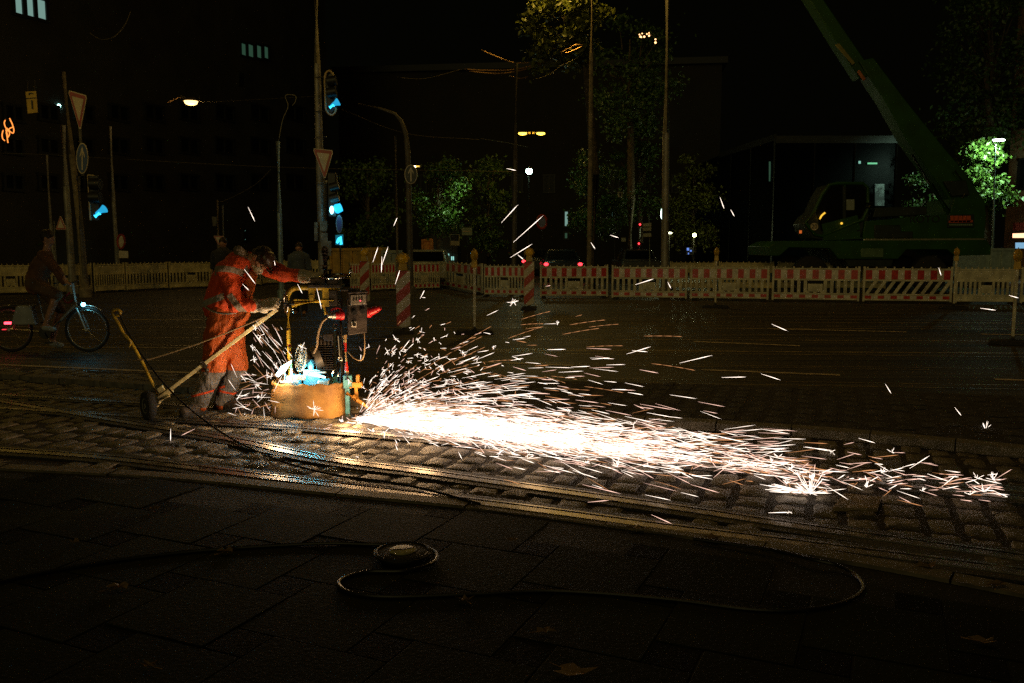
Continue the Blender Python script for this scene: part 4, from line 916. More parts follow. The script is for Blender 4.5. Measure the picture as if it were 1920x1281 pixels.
for i, (x, y) in enumerate(((1200, 421), (1198, 457))):
    rt = thing('red_signal', ['upper small red signal light left of the direction signs', 'lower small red signal light left of the direction signs'][i], 'signal', tuple(A(x, y, 42))); g = MB(); g.sph(A(x, y, 42), .045); g.build('red_light', M_red, rt); g = MB(); g.box(A(x, y, 42.12), (.2, .1, .3)); g.cyl(A(x, y, 42.1), V((A(x, y, 42.1).x, 42.1, 0)), .03, 6); g.build('housing', M_black, rt)
rt = thing('light_garland', 'cluster of tiny orange lights high above the street, right of the brownish pole', 'lights', tuple(A(1210, 66, 40)))
for x, y in ((1199, 65), (1204, 63), (1208, 69), (1201, 69), (1213, 64), (1217, 62), (1217, 67), (1203, 70), (1229, 74), (1229, 80)):
    g = MB(); g.sph(A(x, y, 40), rnd.uniform(.025, .05), 8, 6); g.build('bulb', emit('bulb', (1, .5, .2), 4), rt)
g = MB(); g.tube([A(x, y, 40.06) for x, y in ((1190, 62), (1199, 64), (1213, 62), (1222, 66), (1229, 73), (1229, 82))], .012, 5); g.build('cord', M_poled, rt)
rt = thing('blue_screen', 'small blue lit display low between the trees', 'screen', tuple(A(1294, 469, 44))); face(plate([(1287, 464), (1301, 464), (1301, 478), (1287, 478)], 44), .1).build('casing', M_black, rt)
for q in ((1288, 1292, 465, 470), (1294, 1297, 469, 472), (1290, 1292, 474, 477)): face(plate([(q[0], q[2]), (q[1], q[2]), (q[1], q[3]), (q[0], q[3])], 43.96), .02).build('lit_area', emit('blue_screen', (.15, .3, 1), .8), rt)
# ------------------------------------------------------------------ rail grinder
YM = 7.7
def m_(x, y, d=0.0): return A(x, y, YM + d)
M_yel = mat('machine_yellow', (.55, .36, .025), .45, var=.5, scale=12, bump=.25, bscale=40)
M_cream = mat('cream_square_tube', (.85, .7, .36), .5, var=.4, scale=16, bump=.2)
M_iron = mat('grimy_iron', (.055, .042, .03), .55, .4, var=.5, scale=14, bump=.5, bscale=60)
M_box = mat('control_box_steel', (.055, .042, .034), .5, .3, var=.5, scale=10, bump=.3, bscale=50)
M_leath = mat('tan_leather', (.29, .155, .04), .75, var=.55, scale=5, bump=.5, bscale=45, col2=(.16, .08, .025))
M_redp = mat('red_plug', (.62, .02, .03), .35, var=.2, bump=0)
M_gal = mat('aluminium', (.6, .58, .54), .35, .8, var=.2, bump=.1)
M_bluep = mat('blue_plate', (.08, .28, .36), .5, .2, var=.4, scale=10, bump=.2)
M_orp = mat('rusty_orange', (.5, .22, .03), .55, .2, var=.5, scale=12, bump=.4)
M_tape = stripes('worn_red_tape', (.62, .03, .02), (.62, .42, .2), .17, (0.2, 0, 1), .5)
M_tanhose = mat('tan_hose', (.35, .25, .14), .5, var=.3, bump=.1)
M_housing = mat('lamp_sheet', (.55, .62, .6), .45, .5, var=.3, scale=8, bump=.1)
mc = thing('rail_grinder', 'rail grinding machine with yellow frame, dark control box and tan leather skirt', 'grinding machine', (m_(585, 785).x, YM, 0))
c0 = m_(582, 760); c0.z = 0
# leather skirt (rounded box outline, ruffled at the top)
g = MB(); RX, RY, NS, NZ = .325, .25, 96, 14; vs = []; fs = []
for i in range(NZ):
    t = i / (NZ - 1)
    for j in range(NS):
        a = 2 * math.pi * j / NS; ca, sa = math.cos(a), math.sin(a)
        k = (abs(ca) ** 3.2 + abs(sa) ** 3.2) ** (-1 / 3.2)
        wob = 1 + (.012 * math.sin(a * 7 + 2 * t) + .02 * math.sin(a * 4 + 1) * (1 - t) + .014 * math.sin(a * 23) * t ** 3 - .035 * math.exp(-((t - .86) / .06) ** 2))
        rag = .012 * math.sin(a * 3 + .5) + .008 * math.sin(a * 9)
        z = (.012 + rag + .012) * (1 - t) + (.335 + .008 * math.sin(a * 15) * t) * t
        flare = 1 + .02 * (1 - t)
        vs.append(c0 + V((RX * k * ca * wob * flare, RY * k * sa * wob * flare, z)))
for i in range(NZ - 1):
    for j in range(NS): fs.append((i * NS + j, i * NS + (j + 1) % NS, (i + 1) * NS + (j + 1) % NS, (i + 1) * NS + j))
g.add(vs, fs); o = g.build('leather_skirt', M_leath, mc)
noise_blob(o, .05, .17); s = o.modifiers.new('thick', 'SOLIDIFY'); s.thickness = .006
# inner deck, posts, frame
g = MB(); g.box(c0 + V((0, 0, .26)), (.46, .32, .03)); g.box(c0 + V((.02, 0, .15)), (.2, .22, .18)); g.build('deck', M_bluep, mc, bevel=.008)
g = MB(); g.box(c0 + V((-.16, .02, .33)), (.14, .1, .11)); g.box(c0 + V((.0, .08, .35)), (.16, .02, .15)); g.box(c0 + V((.14, -.02, .31)), (.1, .14, .07)); g.build('inner_housing', M_housing, mc, bevel=.008)
g = MB(); g.lathe([(.02, -.03), (.12, -.03), (.125, 0), (.12, .03), (.02, .03)], c0 + V((.2, 0, .13)), 28, Matrix.Rotation(R(90), 3, 'X')); g.build('grinding_wheel', M_iron, mc)
for sx in (-.22, .2):
    g = MB(); g.lathe([(.02, -.03), (.055, -.03), (.055, .02), (.07, .025), (.07, .035), (.02, .035)], c0 + V((sx, 0, .095)), 24, Matrix.Rotation(R(90), 3, 'X')); g.build('flanged_roller', M_gal, mc)
g = MB(); g.tube([m_(540, 578), m_(541, 620), m_(545, 712)], [.022, .02, .02], 14); g.build('front_post', M_yel, mc)
g = MB(); g.cyl(m_(542.4, 646), m_(543.4, 662), .0215, 14); g.build('red_band', M_refr, mc)
g = MB(); g.cyl(m_(540.8, 616), m_(541, 619), .025, 14); g.build('collar', M_iron, mc)
g = MB(); g.cyl(m_(548, 571), m_(612, 563), .026, 16); g.cyl(m_(548, 571), m_(555, 570), .034, 16); g.box(m_(612, 557), (.06, .06, .17)); g.cyl(m_(606, 572), m_(612, 590), .02, 12); g.build('cross_tube', M_yel, mc, bevel=.003)
g = MB(); g.tube(spline([m_(538, 566), m_(540, 553), m_(548, 543), m_(560, 540), m_(600, 540), m_(640, 541)], 6), .022, 12); g.build('upper_tube', M_yel, mc)
g = MB(); g.cyl(m_(551, 562, -.03), m_(626, 563, -.03), .009, 10); g.box(m_(585, 549, -.01), (.05, .05, .09)); g.box(m_(585, 558, -.02), (.035, .05, .05)); g.build('control_rod', M_yel, mc, bevel=.003)
g = MB(); g.box(m_(612, 536), (.3, .16, .03)); g.box(m_(598, 526), (.13, .12, .05)); g.box(m_(626, 530), (.1, .14, .07)); g.box(m_(655, 543, .02), (.16, .18, .02)); g.box(m_(627, 558, .04), (.08, .14, .14)); g.build('slide_carriage', M_iron, mc, bevel=.006)
g = MB(); g.cyl(m_(611, 528), m_(609, 470), .035, 16); g.cyl(m_(609, 505), m_(609, 497), .05, 16); g.cyl(m_(609, 480), m_(609, 474), .045, 16); g.sph(m_(609, 468), .03); g.cyl(m_(619, 524), m_(619, 505), .02, 10); g.build('feed_spindle', M_iron, mc)
def ringpts(c, ax1, ax2, r, n=36): return [c + ax1 * math.cos(2 * math.pi * i / n) * r + ax2 * math.sin(2 * math.pi * i / n) * r for i in range(n)]
# top handwheel (horizontal)
hw = m_(628, 518, -.02); g = MB(); X_, Y_, Z_ = V((1, 0, 0)), V((0, 1, 0)), V((0, 0, 1))
ty = (Y_ * .97 + Z_ * .1); g.tube(ringpts(hw, X_, ty, .135), .0085, 10, closed=True); h1 = g.build('top_handwheel', M_chr, mc)
g = MB(); g.cyl(hw, hw - Z_ * .05, .022, 14)
for k in range(3): a = k * 2.09 + .4; g.cyl(hw, hw + (X_ * math.cos(a) + ty * math.sin(a)) * .135, .007, 8)
g.build('spokes', M_iron, h1)
g = MB(); kx = m_(657, 519, -.04); g.cyl(kx, kx + Z_ * .035, .009, 10); g.sph(kx + Z_ * .05, (.016, .016, .026)); g.cyl(kx + Z_ * .075, kx + Z_ * .12 - X_ * .01, .006, 8); g.build('crank_knob', M_chr, h1)
# side handwheel (vertical, seen obliquely)
hw2 = m_(536, 570, -.10); xa = (X_ * .42 - Y_ * .9).normalized(); g = MB(); g.tube(ringpts(hw2, xa, Z_, .088), .0075, 10, closed=True); h2 = g.build('side_handwheel', M_chr, mc)
g = MB(); nx = (X_ * .9 + Y_ * .42).normalized(); g.cyl(hw2 - nx * .02, hw2 + nx * .07, .02, 14)
for k in range(4): a = k * 1.5708 + .5; g.cyl(hw2, hw2 + (xa * math.cos(a) + Z_ * math.sin(a)) * .088, .006, 8)
g.build('spokes', M_iron, h2)
g = MB(); g.tube(ringpts(m_(549, 583, -.06), X_, Z_, .012, 16), .003, 6, closed=True); g.build('hook_ring', M_chr, mc)
# control box
fx = [m_(653, 548, -.20), m_(689, 546, -.16), m_(688, 624, -.16), m_(653, 629, -.20)]; bk = V((-.06, .24, 0))
g = MB(); g.add(fx + [q + bk for q in fx], [(0, 1, 2, 3), (7, 6, 5, 4), (0, 4, 5, 1), (1, 5, 6, 2), (2, 6, 7, 3), (3, 7, 4, 0)])
g.build('control_box', M_box, mc, bevel=.006)
ux = (fx[1] - fx[0]).normalized(); uz = (fx[0] - fx[3]).normalized(); un = ux.cross(uz).normalized()
if un.y > 0: un = -un
AX = Matrix((ux, -un, uz)).transposed(); Wd = (fx[1] - fx[0]).length; Hd = (fx[0] - fx[3]).length
def bp(u, v_, d=0.0): return fx[3] + ux * Wd * u + uz * Hd * v_ + un * d
g = MB(); g.box(bp(.5, .985, .012), (Wd * 1.04, .05, .012), ax=AX); g.build('rain_lip', M_box, mc, bevel=.003)
g = MB(); g.box(bp(.52, .82, .008), (Wd * .8, .016, Hd * .22), ax=AX); dp = g.build('display_plate', mat('display_grey', (.4, .36, .3), .4, .4, var=.4, bump=.2), mc, bevel=.003)
for i, u in enumerate((.28, .42, .56, .7)):
    g = MB(); g.box(bp(u, .84, .019), (.012, .008, .028), ax=AX); g.build('breaker', M_black, dp)
g = MB(); g.sph(bp(.62, .79, .018), .006); g.build('red_led', emit('red_led', (1, .05, .08), 3), dp)
g = MB(); g.box(bp(.5, .7, .006), (Wd * .96, .012, .008), ax=AX); g.build('seam', M_gal, mc)
for u, v_ in ((.3, .53), (.74, .56)):
    g = MB(); g.cyl(bp(u, v_, 0), bp(u, v_, .02), .026, 18); g.cyl(bp(u, v_, .02), bp(u, v_, .034), .018, 14); g.build('socket', M_black, mc)
g = MB(); g.box(bp(.3, .25, .006), (.042, .012, .052), ax=AX); sw = g.build('switch_plate', mat('switch_white', (.7, .65, .55), .4, bump=0), mc, bevel=.003)
g = MB(); g.cyl(bp(.3, .25, .012), bp(.3, .25, .028), .016, 16); g.box(bp(.3, .25, .03), (.008, .012, .03), ax=AX); g.build('switch_knob', M_black, sw)
# plugs
def plug(name, a, b, m1, m2, r, parent=mc):
    a, b = V(a), V(b); g = MB(); d = (b - a); g.tube([a, a + d * .1, a + d * .45, a + d * .5, b], [r * .8, r * 1.25, r * 1.25, r * 1.0, r * .95], 16); o = g.build(name, m1, parent)
    g = MB(); g.tube([b - d * .1, b, b + d * .35, b + d * .4, b + d * .75, b + d * .8], [r * .95, r * .9, r * .85, r * .65, r * .55, r * .3], 16); g.build('plug_grip', m2, o); return o
plug('power_plug', m_(645, 591, -.16), m_(628, 592, -.2), M_redp, M_gal, .034)
g = MB(); g.tube(spline([m_(641, 583, -.16), m_(634, 578, -.17), m_(624, 580, -.18), m_(620, 582, -.18)], 5), .009, 8); g.build('plug_clip', M_redp, mc)
plug('outlet_plug', m_(687, 588, -.1), m_(702, 582, -.12), M_redp, M_redp, .036)
g = MB(); g.cyl(m_(705, 580, -.12), m_(711, 578, -.13), .018, 12); g.build('plug_end', M_gal, mc)
g = MB(); g.tube(spline([m_(613, 596, -.2), m_(604, 605, -.22), m_(597, 625, -.22), m_(594, 650, -.22), m_(588, 663, -.22)], 8), .009, 10); g.build('hose', M_tanhose, mc)
g = MB(); g.tube(spline([m_(683, 622, -.1), m_(684, 650, -.12), m_(682, 668, -.12), m_(676, 676, -.12), m_(664, 672, -.1), m_(652, 660, -.05)], 8), .005, 8); g.build('thin_cable', M_tanhose, mc)
# motor with cooling fins
g = MB(); mo = m_(612, 661, .02); g.cyl(mo - Z_ * .15, mo + Z_ * .13, .066, 28)
for i in range(13): g.box(mo + V((0, 0, -.145 + i * .021)), (.150, .155, .007))
g.build('motor', M_iron, mc, bevel=.002)
g = MB(); g.box(m_(617, 632, -.07), (.085, .08, .06)); g.cyl(m_(607, 630, -.09), m_(602, 630, -.09), .016, 12); g.build('terminal_box', M_box, mc, bevel=.005)
g = MB()
for i in range(4): g.box(m_(602 + i * 7, 642, -.065), (.018, .02, .05))
g.build('motor_ribs', M_iron, mc, bevel=.003)
g = MB(); g.lathe([(.001, -.02), (.10, -.02), (.105, 0), (.10, .05), (.001, .05)], m_(591, 672, -.03), 36, Matrix.Rotation(R(70), 3, 'Y') @ Matrix.Rotation(R(-18), 3, 'X')); g.build('pulley_guard', mat('guard_grey', (.12, .105, .085), .5, .3, var=.3, bump=.1), mc)
# fan grille: rim and concentric slats
fc = m_(564, 671, -.1); fa = (X_ * .58 - Y_ * .8).normalized(); fb = (Z_ * .97 + X_ * .12 + Y_ * .1).normalized(); fn = fa.cross(fb).normalized()
if fn.y > 0: fn = -fn
g = MB(); g.tube(ringpts(fc, fa, fb, .122, 40), .006, 8, closed=True); g.tube(ringpts(fc, fa, fb, .034, 24), .005, 8, closed=True); g.add(ringpts(fc + fn * .004, fa, fb, .026, 20), [tuple(range(20))])
for i in range(-9, 10):
    z_ = i * .0125; hl = math.sqrt(max(0, .118 ** 2 - z_ ** 2))
    if abs(z_) < .034:
        hi = math.sqrt(.034 ** 2 - z_ ** 2)
        g.bar(fc + fb * z_ - fa * hl, fc + fb * z_ - fa * hi, .006, .004); g.bar(fc + fb * z_ + fa * hi, fc + fb * z_ + fa * hl, .006, .004)
    else: g.bar(fc + fb * z_ - fa * hl, fc + fb * z_ + fa * hl, .006, .004)
fg = g.build('fan_grille', M_housing, mc)
g = MB(); g.tube([fc - fn * .012, fc - fn * .10], [.118, .10], 32); g.build('fan_shroud', M_iron, mc)
# glowing plate and light strip that throw the cyan light
M_wl = emit('work_light', (.25, .82, 1.0), 9)
wl = MB(); P = [m_(517, 703, -.14), m_(526, 689, -.15), m_(547, 676, -.13), m_(545, 681, -.10), m_(533, 698, -.1), m_(521, 707, -.1)]
wl.add(P, [tuple(range(6))]); lo = wl.build('lamp_glow', M_wl, mc)  # tilted plate lit by the lamp, its reflected light made emissive
g = MB(); e = V((.004, .025, .012)); q = [v_ + e for v_ in P]; g.add(q, [tuple(range(6))]); g.tube([P[0] + e * .3, P[1] + e * .3, P[2] + e * .3], .006, 6); g.tube([P[2] + e * .3, P[3] + e * .3, P[4] + e * .3, P[5] + e * .3], .005, 6)
o = g.build('lamp_hood', M_housing, lo); s = o.modifiers.new('t', 'SOLIDIFY'); s.thickness = .004
g = MB(); g.tube([m_(570, 702, -.16), m_(590, 703, -.17), m_(610, 708, -.16)], [.014, .022, .014], 10, flat=.6); lo2 = g.build('lamp_glow', M_wl, mc)
g = MB(); g.box(m_(590, 698, -.13), (.2, .03, .015)); g.build('lamp_hood', M_housing, lo2)
lamp('work_light_beam', m_(524, 700, -.32) , 2.6, (.08, .65, 1), .04, mc)
lamp('ground_fill', V((m_(548, 772).x, YM - .36, .09)), .5, (.08, .65, 1), .16, mc)  # unseen cyan lamp added before the skirt to light the stones
lamp('deck_light', m_(575, 692, -.06), 7, (.1, .7, 1), .03, mc)
g = MB(); g.box(m_(534, 712, -.05), (.012, .012, .13)); g.box(m_(547, 702, -.12), (.02, .02, .12)); g.box(m_(560, 708, -.12), (.13, .01, .05)); g.box(m_(538, 716, -.1), (.12, .02, .02)); g.build('inner_struts', M_housing, mc, bevel=.003)
# wrench hanging on the post
g = MB(); g.bar(m_(628, 619, -.2), m_(628.5, 692, -.2), .02, .009); g.tube(ringpts(m_(628, 612, -.2), X_, Z_, .018, 18), .006, 8, closed=True)
g.tube([m_(624, 706, -.2), m_(623, 700, -.2), m_(625.5, 694, -.2), m_(629, 692.5, -.2), m_(633, 694, -.2), m_(635, 700, -.2), m_(633.5, 706, -.2)], [.006, .009, .01, .011, .01, .009, .006], 8); g.build('wrench', M_chr, mc)
g = MB(); g.bar(m_(634, 630, -.16), m_(637, 668, -.16), .014, .008); g.tube(ringpts(m_(638, 673, -.16), X_, Z_, .016, 16), .006, 8, closed=True); g.build('spanner', M_gal, mc)
g = MB(); g.cyl(m_(639, 560, .0), m_(640, 720, .0), .02, 12); g.cyl(m_(633, 620, .03), m_(634, 715, .03), .014, 10); g.build('rear_post', M_iron, mc)
g = MB(); g.tube([m_(646, 628, -.12), m_(650, 700, -.12)], .0215, 16); g.build('striped_post', M_tape, mc)
g = MB(); g.cyl(m_(650, 698, -.12), m_(652, 712, -.12), .026, 14); g.build('post_foot', M_iron, mc)
g = MB(); g.box(m_(652, 716, -.1), (.075, .05, .12)); g.box(m_(652, 752, -.1), (.04, .04, .24)); g.build('corner_plate', M_bluep, mc, bevel=.004)
g = MB(); g.box(m_(667, 722, -.08), (.12, .03, .05)); g.box(m_(671, 713, -.05), (.03, .05, .1)); g.box(m_(668, 737, -.07), (.03, .03, .14)); g.cyl(m_(657, 716, -.14), m_(657, 716, -.1), .012, 10); g.cyl(m_(657, 727, -.14), m_(657, 727, -.1), .012, 10); g.build('orange_bracket', M_orp, mc, bevel=.005)
g = MB(); g.tube([m_(650, 738, -.15), m_(662, 745, -.16), m_(680, 757, -.18), m_(690, 765, -.2)], [.02, .022, .016, .012], 12); g.cyl(m_(662, 745, -.16), m_(670, 750, -.17), .028, 12); g.build('guide_arm', M_orp, mc)
g = MB(); wc = m_(703, 764, -.15); wc.z = max(wc.z, .075); g.lathe([(.02, -.02), (.055, -.02), (.072, -.012), (.072, .012), (.055, .02), (.02, .02)], wc, 24, Matrix.Rotation(R(80), 3, 'X')); g.build('guide_roller', M_iron, mc)
# tow bar, axle and trolley wheel
ta, tb = m_(520, 580, -.02), m_(297, 747, -.16)
g = MB(); g.bar(ta, tb, .042, .032); g.build('tow_bar', M_cream, mc, bevel=.004)
cl = m_(383, 683, -.1); g = MB(); g.bar(cl + (ta - tb).normalized() * .018, cl - (ta - tb).normalized() * .018, .07, .07); g.cyl(cl + V((-.02, -.05, .03)), cl + V((.02, .03, -.055)), .012, 10); g.sph(cl + V((.03, -.03, -.05)), .02); g.build('clamp', M_iron, mc, bevel=.004)
g = MB(); d = (ta - tb).normalized(); g.bar(tb + V((0, 0, -.03)), tb + d * .16 + V((0, 0, -.03)), .03, .02); g.box(m_(303, 730, -.15), (.06, .04, .05), ax=Matrix.Rotation(R(-38), 3, 'Y')); g.tube([m_(318, 742, -.17), m_(300, 752, -.19), m_(295, 762, -.2)], .014, 8); g.build('wheel_bracket', M_cream, mc, bevel=.003)
wcn = m_(279, 783, -.26); wcn.z = .128 + .022; wax = (X_ * .74 + Y_ * .67).normalized()
AXW = Matrix((wax.cross(Z_) * -1, Z_, wax)).transposed()
AXW = Matrix((V((-wax.y, wax.x, 0)), Z_, wax)).transposed()
g = MB(); g.lathe([(.062, -.028), (.095, -.036), (.118, -.033), (.1285, -.018), (.1285, .018), (.118, .033), (.095, .036), (.062, .028)], wcn, 40, AXW); w1 = g.build('trolley_wheel', M_rub, mc)
g = MB(); g.lathe([(.001, -.03), (.02, -.03), (.022, -.012), (.05, -.01), (.058, -.027), (.066, -.03), (.066, .02), (.001, .02)], wcn, 32, AXW); g.build('rim', mat('rim_grey', (.5, .52, .5), .4, .5, bump=.1), w1)
for k in range(5):
    a = k * 1.2566; q = wcn + AXW @ V((math.cos(a) * .038, math.sin(a) * .038, -.014)); g = MB(); g.cyl(q, q - wax * .006, .009, 10); g.build('rim_hole', M_black, w1)
g = MB(); g.cyl(wcn - wax * .035, wcn + wax * .1, .012, 12); g.tube([wcn + wax * .08, m_(295, 762, -.2)], .012, 8); g.build('axle', M_gal, mc)
g = MB(); pts = [m_(296, 741, -.15), m_(270, 686, -.13), m_(247, 644, -.12), m_(240, 636, -.12), m_(233, 628, -.12), m_(222, 607, -.12), m_(212, 589, -.12), m_(213, 583, -.12), m_(219, 581, -.12), m_(225, 584, -.12), m_(224, 590, -.12), m_(219, 592, -.12)]
g.tube(spline(pts, 4), .0135, 10); g.build('steering_pole', M_yel, mc)
g = MB(); g.tube(spline([m_(233, 626, -.14), m_(241, 634, -.15), m_(245, 643, -.14), m_(243, 650, -.14)], 4), .007, 8); g.build('pole_clip', M_yel, mc)
g = MB(); g.tube(spline([m_(258, 674, -.14), m_(272, 675, -.14), m_(300, 668, -.13), m_(370, 645, -.12), m_(430, 622, -.1), m_(490, 597, -.06), m_(520, 583, -.02)], 6), .0065, 8); g.build('brace_rod', M_tanhose, mc)
# black cable from the pole to the ground
M_cab = mat('black_cable', (.008, .008, .007), .65, var=.3, bump=0)
def cable(name, label, P, r, m=M_cab):
    g = MB(); g.tube(P, r, 8); o = g.build(name, m, None, tuple(P[len(P) // 2])); return tag(o, label, 'cable')
P = spline([m_(222, 586, -.13), m_(240, 622, -.2), m_(268, 668, -.3), m_(310, 722, -.5), m_(360, 770, -.75), m_(430, 820, -1.1), G(500, 854, .045), G(560, 875, .045), G(640, 893, .045), G(720, 903, .045), G(800, 918, .045), G(900, 945, .045)], 8)
cable('power_cable', 'thin black cable hanging from the hooked yellow pole down across the rails', P, .0075)
P = spline([G(-120, 1135, .036), G(0, 1092, .036), (G(170, 1058, .036)), G(340, 1036, .036), G(500, 1024, .036), G(620, 1019, .037), G(700, 1021, .038), G(770, 1020, .04), G(815, 1035, .05), G(812, 1055, .045), G(760, 1070, .038), G(690, 1072, .036), G(645, 1084, .036), G(636, 1099, .036), G(665, 1113, .036), G(740, 1119, .036), G(900, 1113, .036), G(1040, 1108, .036), G(1240, 1122, .036), G(1400, 1142, .036), G(1500, 1144, .036), G(1580, 1130, .036), G(1618, 1106, .036), G(1606, 1080, .038), G(1570, 1060, .05), G(1520, 1048, .06), G(1440, 1030, .05), G(1300, 1010, .045)], 10)
cable('ground_cable', 'thick black cable looping over the dark sidewalk slabs', P, .009, mat('shiny_cable', (.009, .009, .008), .42, var=.2, bump=0))
# cable drum lying flat
dr = G(755, 1043, .03); rt = thing('cable_drum', 'flat dark cable drum with a pale round centre lying on the sidewalk', 'cable drum', tuple(G(755, 1043, 0)))
g = MB(); g.lathe([(.001, .032), (.118, .032), (.125, .038), (.125, .05), (.118, .055), (.08, .057), (.001, .057)], V((dr.x, dr.y, 0)), 40); g.build('drum_body', M_rub, rt)
g = MB(); 
for i in range(3): g.tube(ringpts(V((dr.x, dr.y, .047 + .004 * i)), X_, Y_, .128 + .010 * (i % 2), 40), .006, 8, closed=True)
g.build('wound_cable', M_cab, rt)
g = MB(); g.lathe([(.014, .058), (.064, .058), (.066, .062), (.06, .066), (.016, .066), (.014, .058)], V((dr.x, dr.y, 0)), 32); g.build('pale_label', mat('drum_label', (.5, .46, .24), .6, var=.5, scale=25, bump=.2), rt)
g = MB(); g.cyl(V((dr.x, dr.y, .05)), V((dr.x, dr.y, .069)), .013, 14); g.bar(V((dr.x - .06, dr.y - .012, .0675)), V((dr.x + .06, dr.y + .02, .0675)), .006, .003); g.build('hub', M_black, rt)
# board on the setts
P = [G(1560, 966), G(1645, 968), G(1652, 945), G(1582, 938)]; g = MB(); g.poly([q + V((0, 0, .022)) for q in P], (0, 0, .024)); o = g.build('flat_plate', mat('board_wood', (.3, .22, .13), .7, var=.5, scale=18, bump=.4), None, tuple(P[0]), bevel=.004); tag(o, 'square flat brown plate set among the cobbles at lower right', 'plate')
# fallen leaves
M_dry = mat('dry_leaf', (.32, .2, .09), .8, var=.4, bump=.2)
LV = [(1075, 1262, .1, 'largest dry leaf lying at the very bottom of the sidewalk'), (900, 927, .05, 'curled dry leaf upright between the nearest rails'), (872, 1126, .05, 'dry leaf just below the looping cable on the sidewalk'), (1022, 1185, .05, 'small pale leaf at the corner of a dark slab'), (960, 1015, .04, 'tiny leaf on the slabs beyond the cable drum'), (290, 955, .05, 'small leaf on the slabs near the kerb, at left'), (140, 1018, .04, 'small pale leaf on the sidewalk at the left edge'), (225, 1102, .08, 'forked dry leaf on the left sidewalk below the long cable'), (425, 1035, .06, 'pale leaf right at the long cable on the left'), (280, 1250, .05, 'dry leaf near the bottom edge at left'), (1335, 1010, .08, 'thin leaf on the kerb stone in front of the double rail'), (1845, 1205, .07, 'pale leaf at the lower right corner'), (1190, 992, .06, 'leaf lying beside the nearest rail below the cobbles'), (1285, 893, .07, 'greenish bright leaf at the edge of the sparks'), (1745, 1063, .07, 'thin leaf stalk by the rails at right'), (1870, 1098, .07, 'dry leaf beside the kerb at the right edge')]
for i, (x, y, s, lb) in enumerate(LV):
    c = G(x, y, .037 if y > 960 or x < 500 else .05); a = rnd.random() * 6.3; g = MB(); n = 9; pts = []
    for k in range(n):
        t = 2 * math.pi * k / n; rr = s * (.5 if k % 2 else .85) * rnd.uniform(.7, 1.1); pts.append(c + V((math.cos(t + a) * rr, math.sin(t + a) * rr * .55, .004 + .018 * math.sin(t * 2 + a) ** 2)))
    g.add([c + V((0, 0, .003))] + pts, [(0, 1 + k, 1 + (k + 1) % n) for k in range(n)]); g.tube([c + V((0, 0, .004)), c + V((math.cos(a) * s * 1.3, math.sin(a) * s * .9, .002))], .0022, 5)
    o = g.build('fallen_leaf', M_dry, None, tuple(c)); tag(o, lb, 'leaf', 'fallen leaves')
